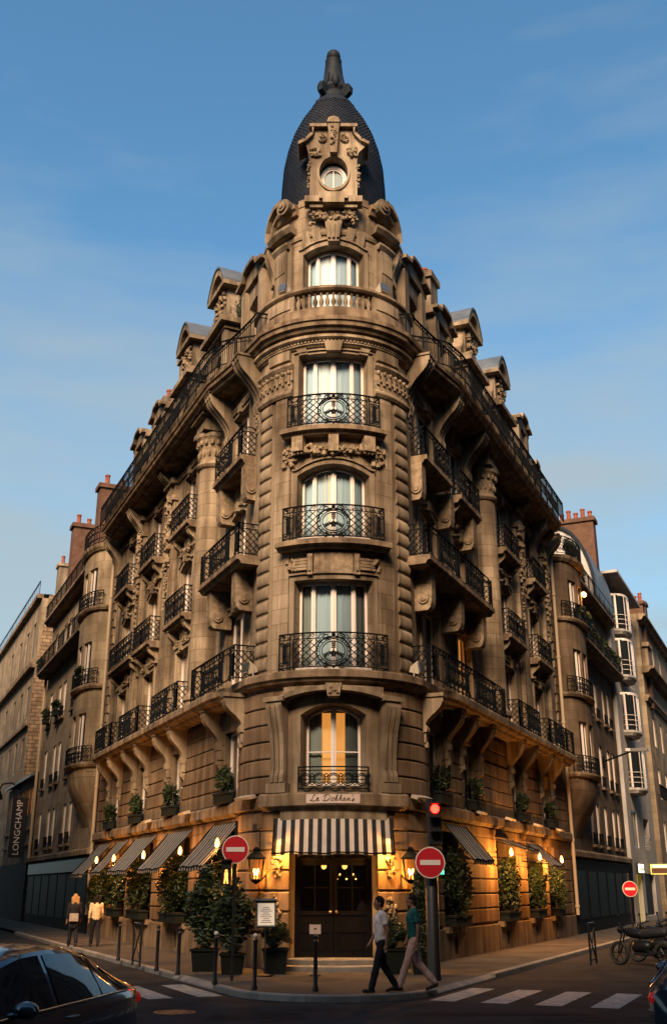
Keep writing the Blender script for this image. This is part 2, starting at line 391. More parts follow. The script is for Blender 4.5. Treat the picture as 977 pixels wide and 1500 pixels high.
# worn patches, a manhole and a gully in the carriageway
for k, (x0, y0, x1, y1, r) in enumerate(((-1.9, 18.3, -.2, 19.3, .1), (1.0, 18.9, 4.2, 19.5, -.08), (-5.0, 18.6, -3.4, 20.2, .2), (3.2, 17.9, 6.0, 18.6, .05))):
    mb = MB(); c, s_ = cos(r), sin(r); mb.quad([(x * c - y * s_ * .1, y * c + x * s_ * .3, .004) for x, y in ((x0, y0), (x1, y0 + .1), (x1 - .15, y1), (x0 + .1, y1 - .08))]); o = mb.build('road_patch', 'asphalt_patch'); o['kind'] = 'structure'
def disc(c, r, n=28): return [(c[0] + r * cos(t), c[1] + r * sin(t)) for t in lin(0, 2 * pi, n)[:-1]]
mh = thing('manhole_cover', 'round iron manhole cover in the road before the entrance', 'manhole cover', (-2.7, 19.3, .0), 0, None, local=True)
mb = MB(); mb.lathe((0, 0, 0), [(.36, .001), (.36, .010), (.31, .010), (.31, .006), (.01, .006)], 28); mb.build('rim', 'cast_iron', mh)
mb = MB()
for i in range(-4, 5):
    for j in range(-4, 5):
        if hypot(i, j) < 4.2: mb.ball((i * .065, j * .065, .006), .02, .02, .006, 6, 4)
mb.build('studs', 'cast_iron', mh)
# ------------------------------------------------------------------ ironwork
def clipline(x0, y0, x1, y1, a, b, c, d):
    t0, t1 = 0, 1; dx, dy = x1 - x0, y1 - y0
    for p, q in ((-dx, x0 - a), (dx, b - x0), (-dy, y0 - c), (dy, d - y0)):
        if abs(p) < 1e-9:
            if q < 0: return None
        else:
            r = q / p
            if p < 0: t0 = max(t0, r)
            else: t1 = min(t1, r)
    return None if t0 >= t1 else (x0 + dx * t0, y0 + dy * t0, x0 + dx * t1, y0 + dy * t1)
def lattice(mb, m, a, b, c, d, sp, r, o=0, knots=True, hole=None):
    w, h = b - a, d - c
    for sg in (1, -1):
        k = -int(h / sp) - 1
        while k * sp < w + h:
            x0 = a + k * sp
            ln = clipline(x0, c, x0 + h, d, a, b, c, d) if sg > 0 else clipline(x0, d, x0 + h, c, a, b, c, d)
            k += 1
            if not ln: continue
            if hole:   # break the bar where a medallion sits
                n = 8; pts = [(ln[0] + (ln[2] - ln[0]) * t, ln[1] + (ln[3] - ln[1]) * t) for t in lin(0, 1, n)]
                for p, q in zip(pts, pts[1:]):
                    if hypot((p[0] + q[0]) / 2 - hole[0], (p[1] + q[1]) / 2 - hole[1]) > hole[2]: mb.mtube(m, [(p[0], o, p[1]), (q[0], o, q[1])], r)
            else: mb.mtube(m, [(ln[0], o, ln[1]), (ln[2], o, ln[3])], r)
    if knots:
        i = 0
        nx = int(w / sp) + 1
        for i in range(nx + 1):
            for j in range(int(h / sp) * 2 + 2):
                x, y = a + i * sp + (sp / 2 if j % 2 else 0), c + j * sp / 2
                if x < b - .02 and x > a + .02 and c + .02 < y < d - .02 and not (hole and hypot(x - hole[0], y - hole[1]) < hole[2]):
                    mb.ball(m.p(x, o, y), r * 2.1, n=4, k=2)
def railing(m, u0, u1, z0, h, o=0.0, style='rich', mb=None, gap=.14):
    mb = mb or MB(); zt = z0 + h; z2 = z0 + h * .83; zb = z0 + .07
    mb.sweep(m, [(o - .03, zt - .03), (o + .03, zt - .03), (o + .03, zt), (o - .03, zt)], u0, u1)
    for z, r in ((z2, .012), (zb, .014)): mb.mtube(m, [(u0, o, z), (u1, o, z)], r)
    if style == 'rich':
        ew = .30
        for a, b in ((u0, u0 + ew), (u1 - ew, u1)):
            for u in (a, b): mb.mtube(m, [(u, o, z0), (u, o, zt)], .02)
            mb.box(m, (a + b) / 2 - .05, (a + b) / 2 + .05, o - .012, o + .012, z0 + .18, z2 - .1)
            for cz, a0 in ((z0 + .18, 0), (z2 - .12, pi)):
                for sg in (-1, 1): mb.mtube(m, [(q[0], o, q[1]) for q in spiral((a + b) / 2 + sg * .075, cz, .07, .02, a0, 1.4 * sg)], .011)
            mb.ball(m.p((a + b) / 2, o, (z0 + z2) / 2), .05, n=6, k=4)
        cu, cz = (u0 + u1) / 2, (zb + z2) / 2 - .01; R = (z2 - zb) / 2 * 1.0
        lattice(mb, m, u0 + ew + .06, u1 - ew - .06, zb + .03, z2 - .03, .19, .011, o, True, (cu, cz, R))
        for u in (u0 + ew + .06, u1 - ew - .06): mb.mtube(m, [(u, o, zb), (u, o, z2)], .014)
        n = int((u1 - u0) / .24)
        for k in range(n):
            u = u0 + (k + .5) * (u1 - u0) / n; sg = 1 if u < cu else -1
            if abs(u - cu) < .12: continue
            mb.mtube(m, [(q[0], o, q[1]) for q in spiral(u, (z2 + zt) / 2 - .01, .055, .015, 0, 1.3 * sg, 10)], .009)
            mb.mtube(m, [(u - sg * .12, o, z2 + .01), (u - sg * .05, o, zt - .04)], .009)
    elif style == 'plain':
        n = max(2, int((u1 - u0) / gap))
        for k in range(n + 1): mb.mtube(m, [(u0 + (u1 - u0) * k / n, o, z0), (u0 + (u1 - u0) * k / n, o, zt)], .0085 if k % 8 else .018)
    elif style == 'lattice':
        for u in (u0, u1): mb.mtube(m, [(u, o, z0), (u, o, zt)], .02)
        lattice(mb, m, u0, u1, zb, z2, .2, .011, o)
        n = max(1, int((u1 - u0) / .26))
        for k in range(n): mb.mtube(m, [(q[0], o, q[1]) for q in spiral(u0 + (k + .5) * (u1 - u0) / n, (z2 + zt) / 2 - .01, .06, .015, 0, 1.3, 9)], .01)
    elif style == 'scroll':
        n = max(1, round((u1 - u0) / .42)); w = (u1 - u0) / n
        for k in range(n + 1): mb.mtube(m, [(u0 + k * w, o, z0), (u0 + k * w, o, zt)], .018)
        for k in range(n):
            c = u0 + (k + .5) * w; zm = (zb + z2) / 2
            for sg in (-1, 1):
                mb.mtube(m, [(q[0], o, q[1]) for q in spiral(c + sg * w * .2, zb + .17, w * .2, .02, pi / 2, 1.3 * sg, 11)], .011)
                mb.mtube(m, [(q[0], o, q[1]) for q in spiral(c + sg * w * .2, z2 - .17, w * .2, .02, -pi / 2, -1.3 * sg, 11)], .011)
                mb.mtube(m, [(c + sg * w * .38, o, zb + .17), (c, o, zm), (c + sg * w * .38, o, z2 - .17)], .011)
            mb.mtube(m, [(q[0], o, q[1]) for q in spiral(c, (z2 + zt) / 2 - .01, .06, .015, 0, 1.3, 9)], .01)
    elif style == 'rings':
        n = max(1, round((u1 - u0) / .36)); w = (u1 - u0) / n
        for k in range(n):
            c = u0 + (k + .5) * w; zm = (zb + z2) / 2
            for R in (.15, .11): mb.mtube(m, [(c + R * cos(t), o, zm + R * sin(t)) for t in lin(0, 2 * pi, 14)], .013)
            for sg in (-1, 1):
                mb.mtube(m, [(c + w / 2 * 1 + .04 * cos(t), o, zm + sg * .1 + .04 * sin(t)) for t in lin(0, 2 * pi, 8)], .011)
        for u in (u0, u1): mb.mtube(m, [(u, o, z0), (u, o, zt)], .02)
        mb.mtube(m, [(u0, o, (zb + z2) / 2), (u1, o, (zb + z2) / 2)], .01)
    return mb
def medallion(m, cu, cz, R, o):
    mb = MB()
    for rr, t in ((R, .016), (R * .82, .011), (R * .68, .012)): mb.mtube(m, [(cu + rr * cos(a), o, cz + rr * sin(a)) for a in lin(0, 2 * pi, 24)], t)
    for a in (pi / 2, pi / 2 + 2 * pi / 3, pi / 2 - 2 * pi / 3, -pi / 2):
        ln = R * (.62 if a != -pi / 2 else .35)
        mb.mtube(m, [(cu, o, cz), (cu + ln * cos(a), o, cz + ln * sin(a))], .017)
        for t in (.4, .62, .82, 1.0):
            for sg in (-1, 1):
                x, y = cu + ln * t * cos(a) + sg * .035 * -sin(a), cz + ln * t * sin(a) + sg * .035 * cos(a); mb.ball(m.p(x, o + .01, y), .026, n=5, k=3)
    for a in lin(0, 2 * pi, 18): mb.ball(m.p(cu + R * .91 * cos(a), o + .012, cz + R * .91 * sin(a)), .022, n=4, k=3)
    for sg in (-1, 1):
        mb.mtube(m, [(q[0], o, q[1]) for q in spiral(cu + sg * R * .42, cz + R * 1.0, .09, .02, 0, 1.4 * sg)], .013)
        mb.mtube(m, [(q[0], o, q[1]) for q in spiral(cu + sg * R * .45, cz - R * .98, .08, .02, 0, -1.4 * sg)], .013)
    mb.ball(m.p(cu, o + .015, cz + R * 1.12), .06, n=6, k=4); mb.ball(m.p(cu, o + .015, cz - R * 1.05), .045, n=6, k=4)
    return mb
def lumps(mb, m, u0, u1, z0, z1, o, n, r, curve=None):
    """carved fruit and leaves along a band (optionally sagging like a swag)"""
    for k in range(n):
        t = (k + random.random()) / n; u = u0 + (u1 - u0) * t; z = z0 + (z1 - z0) * random.random()
        if curve: z -= curve * (1 - (2 * t - 1) ** 2)
        q = r * random.uniform(.6, 1.25)
        mb.ball(m.p(u, o + random.uniform(-.3, .5) * r, z), q, q * random.uniform(.6, 1), q * random.uniform(.6, 1.1), n=5, k=3, rot=Matrix.Rotation(random.uniform(0, 6), 3, 'Z'))
def console(m, u0, u1, z0, z1, depth, o=0.0, curl=True):
    """scroll bracket: deep at the top, curling back to the wall at the foot"""
    h = z1 - z0; pr = [(o - .05, z1), (o + depth, z1), (o + depth, z1 - h * .12)]
    for t in lin(0, 1, 9): pr.append((o + depth * (.16 + .80 * (.5 + .5 * cos(pi * t)) ** .9), z1 - h * .12 - h * .66 * t))
    pr += [(o + .20 * depth + .03, z0 + h * .12), (o + .12 * depth + .05, z0), (o - .05, z0)]
    mb = MB(); w = u1 - u0
    mb.sweep(m, pr, u0 + w * .12, u1 - w * .12)
    for a in (u0, u0 + w * .40, u1 - w * .18):     # raised ribs down the face
        mb.sweep(m, [(p[0] + (.035 if p[0] > o else 0), p[1] - (0 if p[1] > z1 - .01 else .02)) for p in pr], a, a + w * .18)
    mb.box(m, u0 - .04, u1 + .04, o - .05, o + depth + .06, z1 - .001, z1 + .1)
    return mb
# ------------------------------------------------------------------ windows
def window(m, u0, u1, z0, z1, rise, parent, span=None, o=-.30, leaves=2, curtain='curtain', sides=0.0, bars=0, glass='glass', room=True, cur_gap=0.0, mat='paint_white', transom=None):
    """frame mesh (the window), with panes and a curtain as its pieces"""
    fw = .075; mb = MB()
    n = max(1, int(math.ceil((u1 - u0) / m.step)), 8 if rise else 1)
    def top(u): return z1 - rise * (2 * (u - u0) / (u1 - u0) - 1) ** 2
    def bar(a, b, c, d, dep=.06): mb.box(m, a, b, o - dep, o, c, d)
    bar(u0, u0 + fw, z0, top(u0) if rise else z1); bar(u1 - fw, u1, z0, top(u1) if rise else z1); bar(u0 + fw, u1 - fw, z0, z0 + .10)
    us = lin(u0, u1, n)
    for a, b in zip(us, us[1:]):
        mb.plate(m, [(a, top(a) - fw), (b, top(b) - fw), (b, top(b)), (a, top(a))], o - .06, o)
    edges = [u0 + fw]
    if sides: edges.append(u0 + sides)
    if leaves == 2: edges.append((u0 + u1) / 2)
    if sides: edges.append(u1 - sides)
    edges.append(u1 - fw)
    for e in edges[1:-1]:
        w = .085 if abs(e - (u0 + u1) / 2) < .01 else .07
        bar(e - w, e + w, z0 + .1, top(e) - fw, .075)
        mb.box(m, e - .02, e + .02, o - .01, o + .03, z0 + .1, top(e) - fw)
    if transom: bar(u0 + fw, u1 - fw, transom - .015, transom + .015, .05)
    fr = mb.build('window', mat, parent)
    for a, b in zip(edges, edges[1:]):
        ga = a + (.085 if a > u0 + fw + .01 else 0); gb = b - (.085 if b < u1 - fw - .01 else 0)
        pm = MB(); k = max(1, int(math.ceil((gb - ga) / m.step)), 3 if rise else 1)
        lo = [pm.vert(m.p(u, o - .035, z0 + .1), (u, z0)) for u in lin(ga, gb, k)]; hi = [pm.vert(m.p(u, o - .035, top(u) - fw), (u, z1)) for u in lin(ga, gb, k)]
        pm.grid([lo, hi]); pm.build('pane', glass, fr)
    if curtain:
        cm = MB()
        parts = [span] if span else [(u0 + .03, u1 - .03)] if not cur_gap else [(u0 + .03, (u0 + u1) / 2 - cur_gap), ((u0 + u1) / 2 + cur_gap, u1 - .03)]
        for a, b in parts:
            k = max(6, int((b - a) / .045)); rows = [[], []]
            for i, u in enumerate(lin(a, b, k)):
                oo = o - .14 + .012 * sin(u * 47) + .008 * sin(u * 23 + 1)
                rows[0].append(cm.vert(m.p(u, oo, z0 + .02), (u, z0))); rows[1].append(cm.vert(m.p(u, oo, top(u) - .02), (u, z1)))
            cm.grid(rows)
        cm.build('curtain', curtain, fr, smooth=80)
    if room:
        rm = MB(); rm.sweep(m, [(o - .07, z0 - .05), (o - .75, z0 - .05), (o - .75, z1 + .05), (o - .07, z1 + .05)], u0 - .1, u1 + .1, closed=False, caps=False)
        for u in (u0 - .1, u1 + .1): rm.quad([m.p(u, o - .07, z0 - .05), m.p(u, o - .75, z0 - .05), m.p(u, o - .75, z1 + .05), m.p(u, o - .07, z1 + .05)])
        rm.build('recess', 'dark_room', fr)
    return fr
def surround(m, u0, u1, z0, z1, rise, parent, w=.17, t=.06, key=True, ears=0):
    """moulded stone frame round an opening"""
    mb = MB(); n = 8 if rise else max(1, int(math.ceil((u1 - u0) / m.step)))
    for a, b in ((u0 - w, u0), (u1, u1 + w)): mb.box(m, a, b, -.02, t, z0, z1 - rise + .0)
    top = [(u, z1 - rise * (2 * (u - u0) / (u1 - u0) - 1) ** 2) for u in lin(u0, u1, n)]
    top = [(u0 - w, top[0][1])] + top + [(u1 + w, top[-1][1])]
    for p, q in zip(top, top[1:]):
        mb.plate(m, [(p[0], p[1]), (q[0], q[1]), (q[0], q[1] + w), (p[0], p[1] + w)], -.02, t)
        mb.plate(m, [(p[0], p[1] + w), (q[0], q[1] + w), (q[0], q[1] + w + .05), (p[0], p[1] + w + .05)], -.02, t + .06)
    if key:
        c = (u0 + u1) / 2; mb.plate(m, [(c - .11, z1 - .02), (c + .11, z1 - .02), (c + .16, z1 + w + .12), (c - .16, z1 + w + .12)], -.02, t + .1)
    return mb.build('window_surround', 'stone', parent)
def stone_course(m, ua, ub, z0, h, parent, o=.0, t=.055, mat='rustic'):
    g = .018
    mb = MB(); mb.sweep(m, [(o - .03, z0 + g), (o + t - .02, z0 + g), (o + t, z0 + g + .025), (o + t, z0 + h - g - .025), (o + t - .02, z0 + h - g), (o - .03, z0 + h - g)], ua, ub)
    return mb.build('stone', mat, parent)
def rustic(m, segs, z0, z1, rows, parent, jit=.9, t=.055, mat='rustic'):
    """courses of separate blocks; segs = [(u0,u1)] piers left between openings"""
    h = (z1 - z0) / rows
    for r in range(rows):
        for a, b in segs:
            n = max(1, int(round((b - a) / 1.25))); js = [a] + [a + (b - a) * (k + (.5 if r % 2 and n > 1 else 0) * .5) / n for k in range(1, n)] + [b]
            for p, q in zip(js, js[1:]): stone_course(m, p + .004, q - .004, z0 + r * h, h, parent, t=t, mat=mat)
# ------------------------------------------------------------------ the corner building
B = thing('corner_building', 'tall stone corner building with rounded tower and dark slate dome', 'building', (0, CY, 0))
TL, T, TA = Tower(2.6), TowerC(2.45), TowerZ(2.0)
def deg(m, d): return m.r * radians(d)
Z1, Z2, Z3, ZC = 7.4, 11.05, 14.5, 18.42
# ---- tower walls
mb = MB(); tl_open = [(-1.12, 1.12, .30, 3.45, .0), (-.88, .88, 4.45, 6.55, .28)]
mb.wall(TL, -deg(TL, 92), deg(TL, 92), .0, 7.1, tl_open, depth=.5)
tw_low = mb.build('tower_base_wall', 'stone', B)
mb = MB(); t_open = [(-1.1, 1.1, 7.45, 9.98, 0), (-1.05, 1.05, 11.1, 13.42, .3), (-1.05, 1.05, 14.55, 17.0, 0)]
mb.wall(T, -deg(T, 92), deg(T, 92), 7.0, 18.1, t_open, depth=.34)
tw = mb.build('tower_wall', 'ashlar', B)
mb = MB(); a_open = [(-.97, .97, 18.6, 20.82, .2)]
mb.wall(TA, -deg(TA, 150), deg(TA, 150), 17.9, 22.35, a_open, depth=.36)
mb.build('attic_wall', 'ashlar', B)
# ---- rusticated blocks of the two lower storeys of the tower
for sg in (-1, 1):
    def seg(a, b): return sorted((sg * deg(TL, a), sg * deg(TL, b)))
    rustic(TL, [seg(37, 61), seg(61, 84)], 4.28, 6.95, 6, tw_low, t=.07)
    rustic(TL, [seg(19, 37)], 6.62, 6.95, 1, tw_low, t=.05)
    rustic(TL, [seg(24.5, 44), seg(44, 66), seg(66, 86)], .95, 3.85, 6, tw_low, t=.08)
    stone_course(TL, *seg(24.5, 86), .02, .9, tw_low, t=.14, mat='plinth')
    # carved console panels beside the door
    for zz in (1.55, 2.5):
        mb = MB(); lumps(mb, TL, *seg(29, 35), zz - .26, zz + .26, .10, 26, .055); mb.build('carved_ornament', 'carved', tw_low)
# bossed quoin strips of the shaft
for sg in (-1, 1):
    a, b = sorted((sg * deg(T, 47), sg * deg(T, 61)))
    mb = MB(); mb.box(T, a - .12, b + .12, -.05, .025, 7.42, 15.75); mb.build('quoin_strip', 'stone', B)
    n = 20; h = (15.70 - 7.55) / n
    for k in range(n):
        z = 7.55 + k * h; mb = MB()
        pr = [(.02, z + .045)] + [(.02 + .075 * sin(pi * t) ** .35, z + .045 + (h - .06) * t) for t in (.03, .1, .25, .5, .75, .9, .97)] + [(.02, z + h - .015)]
        mb.sweep(T, pr, a, b); mb.build('quoin', 'stone', B, smooth=50)
    # plain pilaster strip between quoins and window
    a, b = sorted((sg * deg(T, 30), sg * deg(T, 43)))
    mb = MB(); mb.box(T, a, b, -.05, .06, 7.42, 15.75); mb.build('pilaster', 'ashlar', B)
    # capitals of strip
    mb = MB(); a, b = sorted((sg * deg(T, 29), sg * deg(T, 64)))
    mb.sweep(T, [(-.03, 15.72), (.10, 15.72), (.16, 15.80), (.16, 15.86), (.08, 15.95), (.08, 16.05), (-.03, 16.05)], a, b)
    mb.box(T, a, b, -.03, .07, 16.05, 16.62); mb.sweep(T, [(-.03, 16.62), (.09, 16.62), (.17, 16.72), (.17, 16.80), (-.03, 16.80)], a, b)
    k = 7
    for i in range(k):
        u = a + (i + .5) * (b - a) / k
        mb.sweep(T, [(.06, 16.12), (.13, 16.12), (.13, 16.55), (.06, 16.55)], u - .035, u + .035)
        mb.ball(T.p(u, .13, 16.50), .075, n=6, k=4); mb.ball(T.p(u + (b - a) / k / 2, .10, 16.25), .05, n=5, k=3)
    mb.build('capital', 'carved', B)
    mb = MB(); a, b = sorted((sg * deg(T, 31), sg * deg(T, 50))); mb.box(T, a, b, -.03, .14, 16.92, 17.42); mb.build('frieze_block', 'stone', B)
# ---- tower windows
window(TL, -.88, .88, 4.45, 6.52, .28, B, o=-.46, curtain='curtain_grey', cur_gap=.40, transom=5.35)
mb = MB(); mb.box(TL, -.55, .55, -.70, -.69, 4.5, 6.4); mb.build('lit_interior', 'lit_curtain', B)
window(T, -1.1, 1.1, 7.45, 9.98, 0, B, sides=.46, curtain='curtain', span=(-.62, .62))
for sg in (-1, 1):
    mb = MB(); a, b = sorted((sg * .66, sg * 1.08)); rows = [[], []]
    for u in lin(a, b, 12): oo = -.47 + .03 * sin(u * 47); rows[0].append(mb.vert(T.p(u, oo, 7.5))); rows[1].append(mb.vert(T.p(u, oo, 9.9)))
    mb.grid(rows); mb.build('drape', 'curtain_grey', B, smooth=80)
w2 = window(T, -1.05, 1.05, 11.1, 13.42, .3, B, sides=.42, curtain='curtain')
mb = MB(); mb.box(T, -.30, -.09, -.445, -.44, 11.3, 13.25); mb.build('lit_curtain_edge', 'lit_soft', B)
window(T, -1.05, 1.05, 14.55, 17.0, 0, B, sides=.42, curtain='curtain')
window(TA, -.97, .97, 18.6, 20.80, .2, B, sides=.38, curtain='curtain', o=-.3)
for (m, a, z0, z1, r, k) in ((T, 1.1, 7.45, 9.98, 0, False), (T, 1.05, 11.1, 13.42, .3, False), (T, 1.05, 14.55, 17.0, 0, False), (TA, .97, 18.6, 20.82, .2, False)):
    surround(m, -a, a, z0, z1, r, B, w=.15, key=k)
# panel above the first window, carved brackets, garland above the second
mb = MB(); mb.box(T, -.52, .52, -.02, .12, 10.16, 10.72); mb.box(T, -1.5, 1.5, -.02, .05, 10.72, 10.80)
for sg in (-1, 1):
    mb.box(T, sg * .62 - .07, sg * .62 + .07, -.02, .17, 10.10, 10.70)
    mb.tube([T.p(sg * .62, .18, 10.2), T.p(sg * .62, .18, 10.62)], .045, 6)
    for j in range(4): mb.mtube(T, [(sg * .72, .06, 10.3 + j * .09), (sg * 1.15, .06, 10.3 + j * .09)], .035)
    lumps(mb, T, sg * 1.12, sg * 1.34, 10.25, 10.62, .06, 12, .07)
mb.build('carved_panel', 'carved', B)
mb = MB(); lumps(mb, T, -1.0, 1.0, 13.86, 14.08, .14, 90, .085, curve=.17)
for sg in (-1, 1):
    lumps(mb, T, sg * 1.12, sg * 1.5, 13.45, 14.0, .08, 34, .085)
    mb.box(T, sg * .95 - .15, sg * .95 + .15, -.02, .34, 13.78, 14.24)
    for j in (-1, 0, 1): mb.ball(T.p(sg * .95 + j * .1, .24, 13.74), .05, n=6, k=4)
mb.box(T, -.13, .13, -.02, .30, 13.72, 14.24); mb.build('garland', 'carved', B)
# ---- entresol arch, tall fluted consoles
mb = MB()
us = lin(-1.28, 1.28, 12); low = lambda u: 6.62 + .22 * (1 - (u / 1.28) ** 2)
for a, b in zip(us, us[1:]):
    mb.plate(TL, [(a, low(a)), (b, low(b)), (b, low(b) + .13), (a, low(a) + .13)], -.02, .40)
    mb.plate(TL, [(a, low(a) + .13), (b, low(b) + .13), (b, 6.99), (a, 6.99)], -.02, .20)
mb.build('arch_hood', 'stone', B)
mb = MB(); mb.plate(TL, [(-.13, 6.66), (.13, 6.66), (.18, 7.0), (-.18, 7.0)], -.02, .48); lumps(mb, TL, -.1, .1, 6.7, 6.9, .48, 8, .05); mb.build('keystone', 'carved', B)
for sg in (-1, 1):
    c = sg * deg(TL, 31.5); mb = MB(); pr = [(-.05, 6.62), (.42, 6.62), (.42, 6.45), (.36, 6.2), (.24, 5.8), (.17, 5.3), (.15, 4.85), (.2, 4.7), (.2, 4.5), (-.05, 4.5)]
    mb.sweep(TL, pr, c - .20, c + .20)
    for d in (-.19, -.05, .09): mb.sweep(TL, [(p[0] + (.05 if p[0] > 0 else 0), p[1] - (.12 if p[1] > 6.5 else -.05 if p[1] < 4.6 else 0)) for p in pr], c + d, c + d + .1)
    mb.box(TL, c - .27, c + .27, -.02, .47, 6.60, 6.72); mb.box(TL, c - .27, c + .27, -.02, .28, 4.28, 4.52)
    mb.build('console', 'stone', B)
    # big volute at the tower's flank
    cu = sg * deg(TL, 72); mb = console(TL, cu - .17, cu + .17, 6.05, 6.98, .62); mb.build('console', 'stone', B)
    mb = MB(); mb.box(TL, cu - .12, cu + .12, -.05, .12, 5.75, 6.0); mb.box(TL, cu - .08, cu + .08, -.05, .16, 5.62, 5.76); mb.build('console_drop', 'stone', B)
# ---- string course with the name plaque
pr = [(-.05, 3.84), (.16, 3.84), (.22, 3.92), (.30, 3.95), (.30, 4.22), (.24, 4.27), (-.05, 4.27)]
mb = MB(); mb.sweep(TL, pr, -deg(TL, 42), deg(TL, 42)); mb.sweep(TL, [(-.05, 3.9), (.17, 3.9), (.2, 4.2), (-.05, 4.24)], -deg(TL, 90), -deg(TL, 42)); mb.sweep(TL, [(-.05, 3.9), (.17, 3.9), (.2, 4.2), (-.05, 4.24)], deg(TL, 42), deg(TL, 90))
mb.build('string_course', 'ledge', B)
mb = MB(); mb.sweep(TL, [(.0, 3.84), (.14, 3.84), (.14, 3.5), (.09, 3.5), (0, 3.5)], -1.35, 1.35); mb.build('door_lintel', 'stone', B)
# entresol railing
mb = railing(TL, -.86, .86, 4.3, .62, o=.16, style='rings'); bal = mb.build('balcony', 'iron', B)
# ---- ledges that run round the whole building
def outline(off, rt, s_end_L, s_end_R, sA, blend=True, a_t=50):
    """left end -> tower -> right end, bulging from the tower radius rt to off over the side bays"""
    pts = []
    for s in [s_end_L] + lin(s_end_L - .5, sA, 6): pts.append(FL.p(s, off, 0))
    for t in (1, 2, 3, 4, 5):
        pass
    P = [FL.p(sA, off, 0), FL.p(sA - 1.1, off, 0)]; E = T.p(-T.r * radians(a_t), rt - T.r, 0); K = FL.p(-.35, off * .35, 0)
    for t in lin(0, 1, 9)[1:]: pts.append((1 - t) ** 2 * P[0] + 2 * t * (1 - t) * (K * .6 + P[1] * .4) + t * t * E)
    for d in lin(-a_t, a_t, 18)[1:-1]: pts.append(T.p(T.r * radians(d), rt - T.r, 0))
    P = [FR.p(sA, off, 0), FR.p(sA - 1.1, off, 0)]; E = T.p(T.r * radians(a_t), rt - T.r, 0); K = FR.p(-.35, off * .35, 0)
    for t in lin(0, 1, 9)[::-1][:-1]: pts.append((1 - t) ** 2 * P[0] + 2 * t * (1 - t) * (K * .6 + P[1] * .4) + t * t * E)
    for s in lin(sA, s_end_R - .5, 6) + [s_end_R]: pts.append(FR.p(s, off, 0))
    return pts
def psweep(pts, prof, name, mat, parent):
    mb = MB(); rows = []; n = len(pts); acc = 0
    for i, p in enumerate(pts):
        d = (pts[min(i + 1, n - 1)] - pts[max(i - 1, 0)]).normalized(); nr = Vector((d.y, -d.x, 0))
        if i: acc += (p - pts[i - 1]).length
        rows.append([mb.vert(p + nr * o + Vector((0, 0, z)), (acc, z)) for o, z in prof])
    mb.grid(rows, True); mb.face(rows[0]); mb.face(rows[-1][::-1]); return mb.build(name, mat, parent)
CP = outline(1.1, 3.0, 19.3, 18.6, 2.9)
psweep(CP, [(-.9, 17.54), (-.42, 17.54), (-.40, 17.60), (-.22, 17.62), (-.16, 17.72), (-.08, 17.74), (-.05, 17.86), (0, 17.88), (.02, 18.0), (-.9, 18.04)], 'cornice', 'ledge', B)
LP = outline(.84, 2.93, 18.9, 19.2, 2.2, a_t=58)
psweep(LP, [(-.75, 6.98), (-.30, 6.98), (-.26, 7.05), (-.1, 7.10), (-.06, 7.18), (0, 7.2), (.0, 7.36), (-.02, 7.4), (-.75, 7.4)], 'balcony_ledge', 'ledge', B)
# ---- tower entablature: architrave, dentils
mb = MB(); a = deg(T, 86)
mb.sweep(T, [(-.05, 17.42), (.06, 17.42), (.10, 17.5), (.14, 17.52), (.14, 17.60), (-.05, 17.60)], -a, a)
mb.sweep(T, [(-.05, 17.72), (.20, 17.72), (.26, 17.8), (.26, 17.95), (-.05, 17.97)], -a, a); mb.build('entablature', 'stone', B)
proto = None
n = 62
for i in range(n):
    u = -deg(T, 78) + (i + .5) * 2 * deg(T, 78) / n; mb = MB(); mb.box(T, u - .032, u + .032, 0, .17, 17.60, 17.72); mb.build('dentil', 'stone', B)
mb = MB(); mb.plate(T, [(-.2, 17.02), (.2, 17.02), (.26, 17.6), (-.26, 17.6)], -.02, .22); mb.build('keystone', 'stone', B)
mb = MB()
for sg in (-1, 1): mb = MB(); mb.plate(T, [(sg * .75, 17.02), (sg * 1.02, 17.02), (sg * 1.12, 17.40), (sg * .82, 17.40)], -.02, .09); mb.build('voussoir', 'stone', B)
# ---- tower balconies
for (z, hw, nm) in ((7.4, 1.36, 0), (Z2, 1.32, 1), (Z3, 1.24, 2)):
    oo = .32
    if nm:
        sl_ = MB(); e = hw + .17; sl_.sweep(T, [(-.05, z - .24), (.28, z - .24), (.34, z - .16), (.44, z - .14), (.44, z - .01), (.40, z + .02), (-.05, z + .02)], -e, e)
        sl_.build('balcony_slab', 'ledge', B)
    mb = railing(T, -hw, hw, z + .03, 1.0, o=oo, style='rich')
    for sg in (-1, 1): mb.box(T, sg * hw - .012, sg * hw + .012, 0, oo, z + 1.0, z + 1.03); mb.box(T, sg * hw - .012, sg * hw + .012, 0, oo, z + .08, z + .11)
    b = mb.build('balcony', 'iron', B)
    medallion(T, 0, z + .5, .40, oo + .02).build('medallion', 'iron', b)
    # white skirting boards behind the rail
    mb = MB(); mb.box(T, -1.02, 1.02, .05, .08, z + .03, z + .17); mb.build('threshold', 'paint_white', b)
